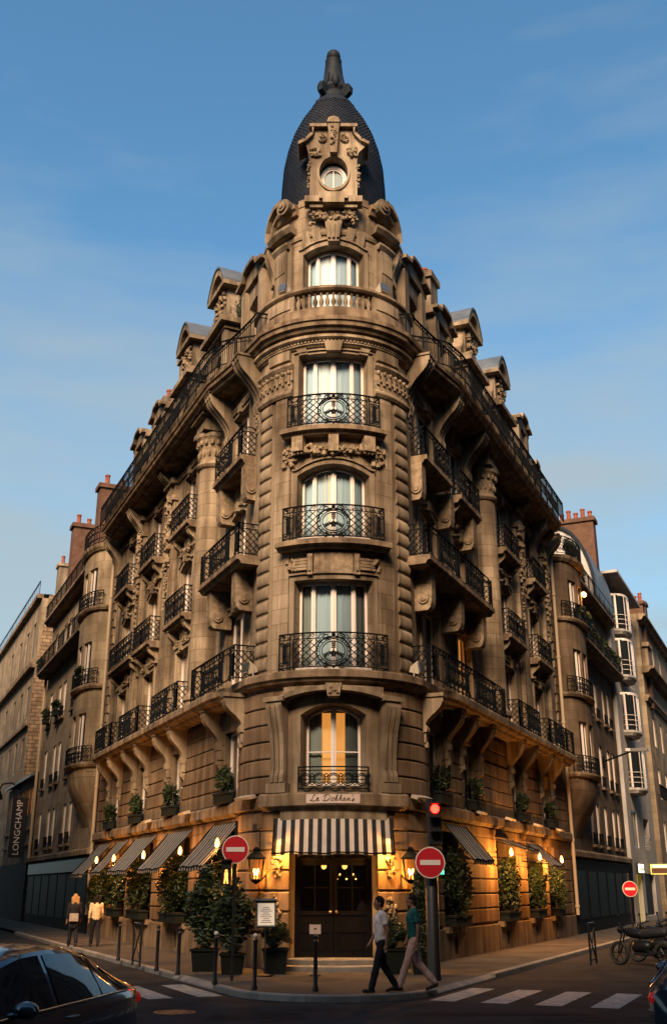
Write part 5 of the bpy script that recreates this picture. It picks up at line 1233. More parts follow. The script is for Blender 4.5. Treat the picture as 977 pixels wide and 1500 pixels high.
# ------------------------------------------------------------------ awnings, lamps, sign plaque
def awning(m, u0, u1, z_top, z_bot, pj, ns, label, valance=.12, o0=.1, group='striped window awnings', bow=0.0):
    t = thing('awning', label, 'awning', m.p((u0 + u1) / 2, o0, z_bot), 0, group); mb = MB(); us = lin(u0, u1, ns); rows = 6
    def pt(u, k):
        f = k / rows; b = bow * (1 - (2 * (u - u0) / (u1 - u0) - 1) ** 2); z = z_top + (z_bot - z_top) * f - .05 * sin(pi * f) + f * (.014 * sin(u * 4.7) + .009 * sin(u * 11.3 + 1))
        return m.p(u, o0 + pj * f + b * f, z)
    for i, (a, b) in enumerate(zip(us, us[1:])):
        g = [[mb.vert(pt(u, k)) for u in (a, b)] for k in range(rows + 1)]
        sag = .012 * (1 if i % 2 else -1)
        g.append([mb.vert(pt(u, rows) + Vector((0, 0, -valance + sag))) for u in (a, b)])
        mb.grid(g, mi=i % 2)
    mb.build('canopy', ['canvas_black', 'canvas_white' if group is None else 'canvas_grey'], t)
    mb = MB()
    for u in (u0 + .02, u1 - .02): mb.tube([pt(u, 0), pt(u, rows)], .018, 5); mb.tube([m.p(u, o0, z_bot + .25), pt(u, rows)], .018, 5)
    for a, b in zip(us, us[1:]): mb.tube([pt(a, rows), pt(b, rows)], .02, 4)
    mb.build('frame', 'iron', t); return t
eA = awning(Chord(2.6), -1.53, 1.53, 3.66, 2.80, .75, 27, 'wide black and white striped awning over the hotel entrance', o0=.12, valance=.05, group=None, bow=-.15)
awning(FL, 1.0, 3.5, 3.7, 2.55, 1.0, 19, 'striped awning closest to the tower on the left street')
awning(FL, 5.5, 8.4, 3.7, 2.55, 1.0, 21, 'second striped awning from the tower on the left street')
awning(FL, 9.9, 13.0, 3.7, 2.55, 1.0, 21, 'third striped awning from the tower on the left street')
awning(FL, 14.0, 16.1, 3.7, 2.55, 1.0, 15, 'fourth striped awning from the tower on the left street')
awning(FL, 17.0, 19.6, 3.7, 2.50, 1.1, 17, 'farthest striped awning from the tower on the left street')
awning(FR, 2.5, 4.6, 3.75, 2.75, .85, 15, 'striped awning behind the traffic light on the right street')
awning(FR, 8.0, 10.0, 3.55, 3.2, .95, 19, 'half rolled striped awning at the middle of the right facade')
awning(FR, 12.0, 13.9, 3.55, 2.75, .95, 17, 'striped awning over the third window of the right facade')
# plaque with the hotel's name in flowing script
pq = thing('name_plaque', 'pale name plaque with dark script lettering above the entrance awning', 'sign', TL.p(0, .32, 3.95))
mb = MB(); mb.sweep(TL, [(.296, 3.99), (.325, 3.99), (.325, 4.215), (.296, 4.215)], -.62, .60); mb.build('panel', 'plaque', pq)
def stroke(name, pts_list, m, u, z, k, o, parent, r):
    mb = MB()
    for pts in pts_list:
        P = [(u + (x + y * .28) * k, z + y * k) for x, y in pts]
        Q = [P[0]]
        for i in range(1, len(P) - 1):
            a, b, c = P[i - 1], P[i], P[i + 1]; Q += [((a[0] + b[0]) / 2, (a[1] + b[1]) / 2), ((a[0] + 6 * b[0] + c[0]) / 8, (a[1] + 6 * b[1] + c[1]) / 8)]
        Q += [((P[-2][0] + P[-1][0]) / 2, (P[-2][1] + P[-1][1]) / 2), P[-1]]
        mb.tube([m.p(x, o, y) for x, y in Q], r, 4)
    return mb.build(name, 'ink', parent)
G = {'L': [[(.9, 1.75), (.6, 2.0), (.35, 1.7), (.4, 1.2), (.3, .4), (0, .0), (-.1, .25), (.2, .2), (.6, 0), (1.0, 0), (1.25, .25)]],
     'e': [[(.0, .45), (.45, .65), (.5, 1.0), (.25, 1.05), (.05, .6), (.15, .1), (.45, 0), (.8, .35)]],
     'D': [[(.4, 1.9), (.35, 1.0), (.2, .05)], [(-.2, 1.3), (.1, 1.9), (.9, 2.0), (1.5, 1.5), (1.4, .6), (.8, .02), (.1, .0), (-.15, .3)]],
     'o': [[(.45, 1.0), (.1, .9), (0, .4), (.2, 0), (.5, .15), (.6, .65), (.45, 1.0), (.55, .85), (.85, .85)]],
     'k': [[(.0, .3), (.35, 1.4), (.35, 2.0), (.15, 1.9), (.05, 0)], [(.05, .5), (.4, 1.0), (.5, .75), (.1, .55), (.45, .05), (.8, .3)]],
     'h': [[(.0, .3), (.35, 1.4), (.35, 2.0), (.15, 1.9), (.05, 0), (.2, .7), (.45, 1.0), (.55, .7), (.5, .1), (.8, .25)]],
     'a': [[(.5, .9), (.2, 1.0), (0, .45), (.15, 0), (.4, .3), (.5, .95), (.5, .1), (.8, .25)]],
     'n': [[(.0, .9), (.1, .95), (.1, 0), (.3, .8), (.5, 1.0), (.6, .7), (.58, .1), (.85, .25)]],
     "'": [[(.15, 2.0), (.05, 1.6)]], 's': [[(.0, .2), (.35, 1.05), (.45, .5), (.25, 0), (-.05, .15)]]}
x = -7.35; adv = {'L': 1.25, 'e': .85, ' ': .8, 'D': 1.75, 'o': .9, 'k': .9, 'h': .9, 'a': .9, 'n': .95, "'": .3, 's': .7}
allp = []
for ch in "Le Dokhan's":
    for st in G.get(ch, []): allp.append([(x * 1.22 + px * 1.2, py) for px, py in st])
    x += adv[ch]
wd_ = x - (-7.35)
allp = [[(px - (-7.35 * 1.22 + wd_ * 1.22 / 2) - .3, py) for px, py in st] for st in allp]
stroke('lettering', allp, TL, 0, 4.045, .0805, .328, pq, .009)
# little enamel house-number plate
mb = MB(); mb.box(TL, -2.32, -2.18, .07, .10, 3.38, 3.55); nb = mb.build('number_plate', 'ink', None); tag(nb, 'tiny dark number plate on the stone at the left of the entrance', 'sign')
# wall lanterns either side of the entrance
def lantern(u, label):
    c = TL.p(u, .42, 0); t = thing('wall_lantern', label, 'lantern', (c.x, c.y, 2.2), 0, 'lanterns beside the entrance'); mb = MB(); w0, w1 = .13, .19
    def sq(w, z): return [(c.x - w, c.y - w, z), (c.x + w, c.y - w, z), (c.x + w, c.y + w, z), (c.x - w, c.y + w, z)]
    lo, hi = sq(w0, 2.18), sq(w1, 2.68)
    for a, b in zip(lo, hi): mb.tube([a, b], .016, 4)
    for q in (lo, hi):
        for a, b in zip(q, q[1:] + q[:1]): mb.tube([a, b], .018, 4)
    rows = [[mb.vert(p) for p in sq(w, z)] for w, z in ((.23, 2.68), (.23, 2.71), (.12, 2.82), (.07, 2.86), (.09, 2.90), (.03, 2.97))]; mb.grid(rows, True)
    rows = [[mb.vert(p) for p in sq(w, z)] for w, z in ((.14, 2.18), (.10, 2.13), (.02, 2.08))]; mb.grid(rows, True)
    mb.tube([TL.p(u, .0, 2.35), TL.p(u, .22, 2.18), (c.x, c.y, 2.1)], .02, 5); mb.build('frame', 'iron', t)
    for k in range(4):
        mb = MB(); a, b, c2, d = lo[k], lo[(k + 1) % 4], hi[(k + 1) % 4], hi[k]; mb.quad([a, b, c2, d]); mb.build('pane', 'lamp_glass', t)
    glow((c.x, c.y, 2.36), 48, t)
    for dx in (-.05, .05): mb = MB(); mb.tube([(c.x + dx, c.y, 2.18), (c.x + dx, c.y, 2.34)], .014, 6); mb.build('candle', 'sign_white', t); mb = MB(); mb.ball((c.x + dx, c.y, 2.40), .026, .026, .055, n=8, k=6); mb.build('bulb', 'bulb_small', t, smooth=80)
lantern(-deg(TL, 40), 'black wall lantern at the left of the entrance'); lantern(deg(TL, 40), 'black wall lantern at the right of the entrance')
# lamps under the awnings
def wall_lamp(m, u, z, label, group, pj=.55, bulb='bulb'):
    t = thing('wall_lamp', label, 'lamp', m.p(u, 0, z), 0, group); mb = MB(); mb.tube([m.p(u, 0, z - .1), m.p(u, pj * .7, z - .14), m.p(u, pj, z - .08)], .016, 5); mb.box(m, u - .05, u + .05, 0, .03, z - .2, z); mb.build('arm', 'iron', t)
    mb = MB(); c = m.p(u, pj, z); mb.lathe(c, [(.02, -.07), (.05, -.05), (.062, .02), (.055, .08), (.03, .14), (.01, .17)], 10); mb.build('bulb', bulb, t, smooth=80); glow(m.p(u, pj + .05, z - .14), 185 if bulb == 'bulb' else 85, t)
for k, u in enumerate((.95, 4.55, 9.0, 13.5, 16.6)):
    wall_lamp(FL, u, 3.0 if k else 3.1, '%s bare glowing lamp from the tower under the left street awnings' % ('first', 'second', 'third', 'fourth', 'fifth')[k], 'lamps under the left awnings', .75, 'bulb_dim')
for k, u in enumerate((7.6, 11.55, 15.2)):
    wall_lamp(FR, u, (3.05, 3.0, 3.0)[k], '%s bare glowing lamp from the tower on the right facade' % ('first', 'second', 'third')[k], 'lamps on the right facade', .7)
# small spots tucked below the entrance awning
for sg in (-1, 1):
    c = TL.p(sg * 1.22, .35, 2.98); mb = MB(); mb.lathe(c, [(.03, -.02), (.05, .0), (.05, .09), (.02, .11)], 8); t = mb.build('awning_spot', 'iron', None); tag(t, 'small spotlight under the entrance awning by the %s door jamb' % ('left' if sg < 0 else 'right'), 'lamp', 'awning spots')
    mb = MB(); mb.lathe(c, [(.001, -.024), (.045, -.024), (.045, -.015), (.001, -.015)], 8); mb.build('bulb', 'bulb_spot', t)
# angled light bars on the string course
def light_bar(m, u, z, o, label):
    t = thing('light_bar', label, 'light', m.p(u, o, z), 0, 'unlit light bars on the string course'); mb = MB(); mb.sweep(m, [(o, z), (o + .22, z - .06), (o + .26, z), (o + .04, z + .08)], u - .3, u + .3); mb.build('housing', 'projector_metal', t)
    mb = MB(); mb.box(m, u - .04, u + .04, o - .12, o + .1, z - .1, z + .02); mb.build('bracket', 'grey_metal', t)
light_bar(TL, -deg(TL, 52), 4.2, .22, 'unlit light bar on the string course left of the name plaque'); light_bar(TL, deg(TL, 52), 4.2, .22, 'unlit light bar on the string course right of the name plaque')
for k, u in enumerate((5.6, 10.4)): light_bar(FL, u, 4.2, .25, '%s unlit light bar from the tower above the left awnings' % ('first', 'second')[k])
for k, u in enumerate((5.4, 9.0, 13.0, 16.8)): light_bar(FR, u, 4.2, .25, '%s unlit light bar from the tower along the right string course' % ('first', 'second', 'third', 'fourth')[k])
# ------------------------------------------------------------------ plants
def leafmesh(name, n, rx, ry, rz, size, mats=('leaf', 'leaf_light'), seed=1, shell=.35, square=2.0):
    rnd = random.Random(seed); mb = MB()
    for _ in range(n):
        while True:
            x, y, z = rnd.uniform(-1, 1), rnd.uniform(-1, 1), rnd.uniform(-1, 1); d = (abs(x) ** square + abs(y) ** square + abs(z) ** square) ** (1 / square)
            lump = .86 + .22 * sin(5 * x + seed) * cos(4 * z + 2 * seed) + .12 * sin(9 * y + 7 * z)
            if d < lump and d > shell * rnd.random(): break
        c = Vector((x * rx, y * ry, z * rz)); a = Vector((rnd.gauss(0, 1), rnd.gauss(0, 1), rnd.gauss(0, .7))).normalized(); b = a.cross(Vector((rnd.gauss(0, 1), rnd.gauss(0, 1), rnd.gauss(0, 1)))).normalized()
        s = size * rnd.uniform(.6, 1.3); nn = a.cross(b) * s * .15
        ids = [mb.vert(c - a * s), mb.vert(c + b * s * .42 + nn), mb.vert(c + a * s), mb.vert(c - b * s * .42 + nn)]; mb.face(ids, 1 if rnd.random() < .25 else 0)
    o = mb.build(name, list(mats)); me = o.data; bpy.data.objects.remove(o); return me
LM_WIN = [leafmesh('foliage', 2600, .75, .42, .95, .07, seed=k, square=2.6) for k in (1, 2, 3)]
LM_SM = [leafmesh('foliage', 1100, .55, .30, .42, .06, seed=k) for k in (4, 5)]
LM_BALL = leafmesh('foliage', 2600, .36, .36, .34, .035, seed=6, shell=.9)
LM_TALL = leafmesh('foliage', 2200, .34, .34, .85, .06, seed=8, shell=.3)
def window_plant(m, u, o, z, sx, sz, mesh, name, label, group, box=True, w=1.3, sy=1.0):
    p = m.p(u, o, z); t = thing(name, label, 'plant', p, 0, group, local=True); ang = atan2(m.p(1, 0, 0).y - m.p(0, 0, 0).y, m.p(1, 0, 0).x - m.p(0, 0, 0).x); t.rotation_euler = (0, 0, ang)
    q = Flat((0, 0, 0), (1, 0, 0), (0, -1, 0))
    if box:
        mb = MB(); mb.box(q, -w / 2, w / 2, -.16, .16, 0, .26); mb.box(q, -w / 2 - .03, w / 2 + .03, -.19, .19, .24, .30); mb.build('planter_box', 'pot_wood', t)
        mb = MB(); mb.box(q, -w / 2 + .02, w / 2 - .02, -.14, .14, .26, .305); mb.build('soil', 'soil', t)
    mb = MB(); rnd = random.Random(int(u * 100))
    for k in range(5): x = rnd.uniform(-w / 3, w / 3); mb.tube([(x, 0, .25), (x + rnd.uniform(-.1, .1), rnd.uniform(-.1, .1), .7), (x * 1.3, rnd.uniform(-.15, .15), 1.2 * sz)], .018, 5, r1=.006)
    mb.build('stem', 'bark', t)
    f = put('foliage', mesh, t); f.location = (0, .0, .3 + mesh['h'] * sz * .92); f.scale = (sx, sy, sz); return t
for me in LM_WIN: me['h'] = .95
for me in LM_SM: me['h'] = .42
LM_BALL['h'] = .34; LM_TALL['h'] = .85
ordn = ('first', 'second', 'third', 'fourth', 'fifth')
for k, (c, w) in enumerate(SIDES['L']['ground']): window_plant(FL, c - .1, .30, .96, (1.35, 1.3, 1.25, .9, .9)[k], (1.15, 1.0, 1.0, .95, .85)[k], LM_WIN[k % 3], 'window_shrub', '%s dense dark shrub from the tower filling a ground-floor window box, left street' % ordn[k], 'shrubs in the left ground-floor window boxes', w=w)
for k, (c, w) in enumerate(SIDES['R']['ground']): window_plant(FR, c, .22, .96, (1.25, .95, .85, .8)[k], (1.05, .95, .9, .9)[k], LM_WIN[(k + 1) % 3], 'window_shrub', '%s dense dark shrub from the tower filling a ground-floor window box, right street' % ordn[k], 'shrubs in the right ground-floor window boxes', w=w, sy=.8)
for sd in 'LR':
    for k, b in enumerate(SIDES[sd]['bays']): window_plant(SIDES[sd]['m'], b, .20, 4.27, .95, .95, LM_SM[k % 2], 'window_shrub', '%s dark shrub from the tower on the string course, %s street' % (ordn[k], 'left' if sd == 'L' else 'right'), 'shrubs in the upper window boxes', w=1.0, sy=.9)
# trailing plants on the right neighbour's balcony, and a few on the left one
for k, (u, o, z, sx, sz) in enumerate(((22.0, .95, 14.1, .9, .7), (23.6, .95, 14.1, 1.0, .8), (25.6, .65, 14.0, 1.0, .8), (27.6, .65, 14.0, 1.1, .7), (30.0, .65, 14.0, 1.0, .8), (32.6, .65, 14.0, 1.1, .8), (34.6, .65, 14.0, 1.0, .9), (22.2, .7, 17.2, 1.3, 1.2), (23.9, .6, 17.2, 1.3, 1.5), (26.3, .4, 17.2, 1.1, .9))):
    window_plant(FR, u, o, z, sx, sz, LM_SM[k % 2], 'balcony_plant', '%s plant from the tower on the %s balcony of the right bow-fronted building' % (('first', 'second', 'third', 'fourth', 'fifth', 'sixth', 'seventh', 'first', 'second', 'third')[k], 'middle' if z < 15 else 'roof'), 'plants on the right neighbour balconies', w=.9)
for k, (u, o, z) in enumerate(((38.8, .6, 14.65), (33.2, .3, 11.2), (36.6, .3, 11.2), (23.0, .9, 11.2))):
    window_plant(FL, u, o, z, 1.0, .8, LM_SM[k % 2], 'balcony_plant', ('bushy plant at the far end of the long balcony', 'plant in a window box right of the drainpipe', 'plant hanging from the window box at the gable', 'small plant on the bow balcony')[k] + ', left bow-fronted building', 'plants on the left neighbour balconies', w=.8)
def pot_plant(x, y, z, mesh, sc, label, name, pot=.26, ph=.5, trunk=.0, cat='plant'):
    t = thing(name, label, cat, (x, y, z), 0, None, local=True); q = Flat((0, 0, 0), (1, 0, 0), (0, -1, 0)); mb = MB()
    rows = [[mb.vert((sx * w, sy * w, zz)) for sx, sy in ((-1, -1), (1, -1), (1, 1), (-1, 1))] for w, zz in ((pot * .85, 0), (pot, ph - .06), (pot + .03, ph - .05), (pot + .03, ph), (pot - .03, ph), (pot - .03, ph - .05))]; mb.grid(rows, True); mb.face(rows[0][::-1]); mb.face(rows[-1]); mb.build('pot', 'pot_wood', t)
    mb = MB(); mb.tube([(0, 0, ph - .05), (.01, 0, ph + trunk + .2)], .03, 6, r1=.02); mb.build('trunk', 'bark', t)
    f = put('foliage', mesh, t); f.scale = sc; f.location = (0, 0, ph + trunk + mesh['h'] * sc[2] * .95); return t
pot_plant(-1.35, 26.1, .118, LM_BALL, (1.05, 1.05, 1.0), 'clipped round box shrub in a planter left of the entrance', 'box_shrub', .28, .55)
pot_plant(1.42, 26.1, .118, LM_BALL, (1.0, 1.0, 1.0), 'clipped round box shrub in a planter right of the entrance', 'box_shrub', .28, .55)
pot_plant(2.05, 26.0, .118, LM_TALL, (.95, .95, 1.15), 'tall slender leafy shrub in a pot under the right lantern', 'potted_shrub', .22, .45)
pot_plant(-2.35, 26.0, .118, LM_TALL, (1.6, 1.3, 1.0), 'bushy dark shrub in a pot under the left lantern', 'potted_shrub', .26, .45)
pot_plant(-3.1, 26.9, .118, LM_TALL, (1.7, 1.3, 1.15), 'big dark shrub in a pot at the corner of the left street', 'potted_shrub', .3, .5)
# weeds on the roof
q = FL.p(3.9, -.4, 22.0); o = put('roof_weed', LM_SM[0], None); o.location = q; o.scale = (.5, .5, 1.3); tag(o, 'wild tuft growing between the first two left dormers', 'plant', 'roof weeds')
q = FR.p(17.9, .7, 18.6); o = put('roof_weed', LM_SM[1], None); o.location = q; o.scale = (.6, .6, 1.2); tag(o, 'wild tuft growing behind the roof railing, right street', 'plant', 'roof weeds')
q = FL.p(18.2, .6, 18.6); o = put('roof_weed', LM_SM[1], None); o.location = q; o.scale = (.8, .7, 1.0); tag(o, 'wild tuft growing behind the roof railing, left street', 'plant', 'roof weeds')
# ------------------------------------------------------------------ street furniture
PZ = .118
def bollard(x, y, label, white=True, h=1.05):
    t = thing('bollard', label, 'bollard', (x, y, PZ), 0, 'bollards along the kerb', local=True); mb = MB()
    mb.lathe((0, 0, 0), [(.06, 0), (.06, .05), (.042, .10), (.038, h * .8), (.048, h * .82), (.048, h * .86), (.034, h * .88)], 10); mb.build('post', 'black_paint', t, smooth=40)
    mb = MB(); mb.ball((0, 0, h * .93), .048, n=10, k=8); mb.build('ball_top', 'sign_white' if white else 'black_paint', t, smooth=80)
for k, (x, y, w) in enumerate(((-.35, 21.75, False), (-1.55, 22.1, True), (-2.45, 23.2, True), (-3.55, 25.6, False), (-4.25, 26.9, False), (-5.9, 30.6, False))):
    bollard(x, y, ('black bollard in front of the entrance doors', 'white-topped bollard in front of the menu stand', 'white-topped bollard by the crossing on the left', 'third dark bollard from the white-topped pair along the left kerb', 'second dark bollard before the barrier on the left kerb', 'dark bollard beyond the barrier on the left kerb')[k], w)
def barrier(x, y, ang, label):
    t = thing('crossed_barrier', label, 'barrier', (x, y, PZ), ang, 'crossed street barriers', local=True); mb = MB()
    for u in (-.38, .38): mb = MB(); mb.tube([(u, 0, 0), (u, 0, 1.0)], .028, 6); mb.build('post', 'black_paint', t)
    mb = MB(); mb.tube([(-.38, 0, 1.0), (.38, 0, 1.0)], .028, 6); mb.build('top_rail', 'black_paint', t); mb = MB(); mb.tube([(-.38, 0, .12), (.38, 0, .92)], .018, 5); mb.tube([(.38, .01, .12), (-.38, .01, .92)], .018, 5); mb.tube([(-.38, 0, .12), (.38, 0, .12)], .018, 5); mb.build('cross', 'black_paint', t)
barrier(-5.05, 28.6, A + pi / 2, 'black crossed barrier on the left kerb'); barrier(6.75, 29.0, -A + pi / 2, 'black crossed barrier on the right kerb')
def no_entry(x, y, zc, r, label, pole_h=2.9, pole=True):
    t = thing('no_entry_sign', label, 'sign', (x, y, PZ), 0, None, local=True); q = Flat((0, 0, 0), (1, 0, 0), (0, -1, 0)); zc -= PZ; mb = MB()
    mb.plate(q, [(r * cos(a), zc + r * sin(a)) for a in lin(0, 2 * pi, 40)[:-1]], .06, .085); mb.build('disc_rim', 'sign_white', t)
    mb = MB(); mb.plate(q, [(r * .93 * cos(a), zc + r * .93 * sin(a)) for a in lin(0, 2 * pi, 40)[:-1]], .08, .09); mb.build('red_disc', 'sign_red', t)
    mb = MB(); mb.plate(q, [(-r * .68, zc - r * .16), (r * .68, zc - r * .16), (r * .68, zc + r * .16), (-r * .68, zc + r * .16)], .085, .096); mb.build('white_bar', 'sign_white', t)
    if pole: mb = MB(); mb.tube([(0, 0, 0), (0, 0, pole_h)], .035, 8); mb.build('pole', 'black_paint', t)
    return t
def ped_signal(x, y, z, mat, label, rz=0, h=.34):
    t = thing('pedestrian_signal', label, 'signal', (x, y, z), rz, 'pedestrian signals', local=True); q = Flat((0, 0, 0), (1, 0, 0), (0, -1, 0)); mb = MB()
    mb.box(q, -.11, .11, -.12, .08, -h / 2, h / 2 + .2); mb.box(q, -.10, .10, .08, .16, h / 2 + .17, h / 2 + .2); mb.build('housing', 'black_paint', t); mb = MB()
    mb.plate(q, [(-.02, -.14), (.0, -.02), (.02, -.14), (.05, -.14), (.035, .0), (.04, .09), (-.04, .09), (-.035, .0), (-.05, -.14)], .083, .09); mb.plate(q, [(.028 * cos(a), .125 + .028 * sin(a)) for a in lin(0, 2 * pi, 10)[:-1]], .083, .09); mb.build('lit_figure', mat, t)
# left sign and signal share a pole position
sx, sy = -2.25, 24.2
no_entry(sx + .06, sy, 2.80, .30, 'round red no-entry sign at the left of the entrance', 3.3)
pmat('ped_red', (.5, .1, .05), .4, emit=(1.0, .22, .03), es=3); ped_signal(sx - .12, sy - .08, 2.22, 'ped_red', 'lit red pedestrian signal under the left no-entry sign')
sx, sy = 2.18, 24.3
no_entry(sx - .04, sy - .22, 2.52, .33, 'round red no-entry sign under the traffic light', 3.4, pole=False)
t = thing('traffic_light', 'tall black traffic light pole with glowing red light', 'traffic light', (sx, sy, PZ), 0, None, local=True); q = Flat((0, 0, 0), (1, 0, 0), (0, -1, 0))
mb = MB(); mb.lathe((0, 0, 0), [(.16, 0), (.16, .06), (.145, .1), (.145, 2.55), (.10, 2.62), (.05, 2.66), (.05, 3.8)], 14); mb.build('pole', 'black_paint', t, smooth=40)
mb = MB(); mb.box(q, -.02, .26, -.10, .14, 2.80, 3.72); hs = mb.build('signal_head', 'black_paint', t)
mb = MB()
for z in (2.96, 3.26, 3.56): mb.sweep(q, [(.14, z + .13), (.34, z + .12), (.34, z + .10), (.14, z + .11)], 0.0, .24)
mb.build('visor', 'black_paint', hs)
mb = MB(); mb.plate(q, [(.12 + .095 * cos(a), 3.56 + .095 * sin(a)) for a in lin(0, 2 * pi, 20)[:-1]], .13, .16); mb.build('red_lens', 'red_light', hs)
for z in (2.96, 3.26): mb = MB(); mb.plate(q, [(.12 + .095 * cos(a), z + .095 * sin(a)) for a in lin(0, 2 * pi, 20)[:-1]], .13, .15); mb.build('dark_lens', 'glass_dark', hs)
ped_signal(sx + .20, sy + .1, 2.42, 'green_light', 'lit green pedestrian signal on the traffic light pole', rz=.7)
# menu stand, small notice, doormat
t = thing('menu_stand', 'slanted menu stand with pale lit page left of the entrance', 'menu stand', (-1.55, 25.3, PZ), .12, None, local=True); mb = MB()
mb.tube([(0, 0, .02), (0, 0, 1.1)], .02, 8); mb.lathe((0, 0, 0), [(.2, 0), (.2, .03), (.03, .06)], 16); mb.build('post', 'black_paint', t)
mm = Flat((0, 0, 0), (1, 0, 0), (0, -1, 0)); mb = MB(); mb.sweep(mm, [(.12, 1.02), (.15, 1.04), (-.06, 1.58), (-.09, 1.56)], -.22, .22); mb.sweep(mm, [(-.10, 1.54), (.0, 1.60), (-.02, 1.64), (-.12, 1.58)], -.24, .24); mb.build('frame', 'black_paint', t)
pmat('menu_page', (.75, .66, .55), .6, emit=(1, .75, .5), es=.12); mb = MB(); mb.quad([(-.19, -.146, 1.07), (.19, -.146, 1.07), (.19, .036, 1.54), (-.19, .036, 1.54)]); mb.build('page', 'menu_page', t)
mb = MB()
for k in range(9):
    f = .12 + k * .085; w = .13 - .03 * (k % 3); y, z = -.150 + .182 * f, 1.07 + .47 * f; mb.quad([(-w, y, z), (w, y, z), (w, y + .004, z + .012), (-w, y + .004, z + .012)])
mb.build('print', 'ink', t)
t = thing('notice', 'small pale notice on a thin stand in front of the doors', 'sign', (-.42, 25.4, PZ), 0, None, local=True); mb = MB(); mb.tube([(0, 0, 0), (0, 0, 1.0)], .014, 6); mb.lathe((0, 0, 0), [(.14, 0), (.14, .02), (.02, .04)], 12); mb.build('stand', 'black_paint', t); mb = MB(); mb.box(mm, -.13, .13, .015, .03, .88, 1.08); mb.build('card', 'plaque', t); mb = MB(); mb.ball((0, -.035, .99), .035, .004, .02, n=8, k=4); mb.build('print', 'ink', t)
# street lamp bracket on the right neighbour
t = thing('street_lamp', 'unlit street lamp on a bracket arm fixed to the right bow-fronted building', 'street lamp', FR.p(30.8, 0, 8.6)); mb = MB(); mb.tube([FR.p(30.8, 0, 8.4), FR.p(30.8, 1.6, 8.9)], .05, 6); mb.box(FR, 30.6, 31.0, 0, .06, 8.1, 8.7); mb.build('arm', 'iron', t); mb = MB(); mb.box(FR, 30.6, 31.0, 1.5, 2.4, 8.86, 9.02); mb.build('head', 'grey_metal', t)
t = thing('street_lamp', 'unlit hooked street lamp far down the left street', 'street lamp', G3.p(47, 0, 7)); mb = MB(); mb.tube([G3.p(46.5, 0, 8.2), G3.p(46.5, .5, 8.6), G3.p(46.5, 1.1, 8.5), G3.p(46.5, 1.3, 8.1)], .05, 6); mb.build('arm', 'iron', t); mb = MB(); mb.lathe(G3.p(46.5, 1.3, 7.5), [(.3, 0), (.28, .2), (.1, .6), (.05, .7)], 10); mb.build('head', 'iron', t)
# ------------------------------------------------------------------ people
def capsule(mb, p0, p1, r0, r1, n=10, sx=1.0, k=3):
    p0, p1 = Vector(p0), Vector(p1); d = (p1 - p0); ln = d.length; d.normalize(); up = Vector((0, 1, 0)) if abs(d.y) < .8 else Vector((1, 0, 0))
    x = up.cross(d).normalized(); y = d.cross(x); rows = []
    sts = [(-cos(a) * r0, sin(a) * r0) for a in lin(.15, pi / 2, k)] + [(ln + sin(a) * r1, cos(a) * r1) for a in lin(0, pi / 2 - .15, k)]
    for t, r in sts: rows.append([mb.vert(p0 + d * t + x * r * sx * cos(2 * pi * j / n) + y * r * sin(2 * pi * j / n)) for j in range(n)])
    mb.grid(rows, True); mb.face(rows[0][::-1]); mb.face(rows[-1])
def remesh(o, vox, smooth=4):
    md = o.modifiers.new('skin', 'REMESH'); md.mode = 'VOXEL'; md.voxel_size = vox; md.use_smooth_shade = True
    sm = o.modifiers.new('soft', 'SMOOTH'); sm.iterations = smooth; sm.factor = .5
FOLD = bpy.data.textures.new('folds', 'CLOUDS'); FOLD.noise_scale = .11; FOLD.noise_depth = 2
def folds(o, k=.022):
    d = o.modifiers.new('folds', 'DISPLACE'); d.texture = FOLD; d.strength = k; d.mid_level = .55; d.texture_coords = 'GLOBAL'
def hand(mb, w, d, side, fwd):
    """palm, four curled fingers and a thumb hanging from the wrist w along d"""
    w, d, fwd = Vector(w), Vector(d).normalized(), Vector(fwd).normalized(); s = d.cross(fwd).normalized()
    pc = w + d * .05; capsule(mb, w, w + d * .085, .024, .030, 8)
    for i, ln in enumerate((.066, .074, .070, .055)):
        b = w + d * .085 + fwd * (.026 - .0175 * i); m1 = b + d * ln * .55 - s * side * .004; e = m1 + d * ln * .42 - s * side * .022
        capsule(mb, b, m1, .0095, .009, 6); capsule(mb, m1, e, .009, .0075, 6)
    b = w + d * .03 + fwd * .024; m1 = b + d * .035 + fwd * .022; capsule(mb, b, m1, .011, .010, 6); capsule(mb, m1, m1 + d * .03 - s * side * .008, .010, .008, 6)
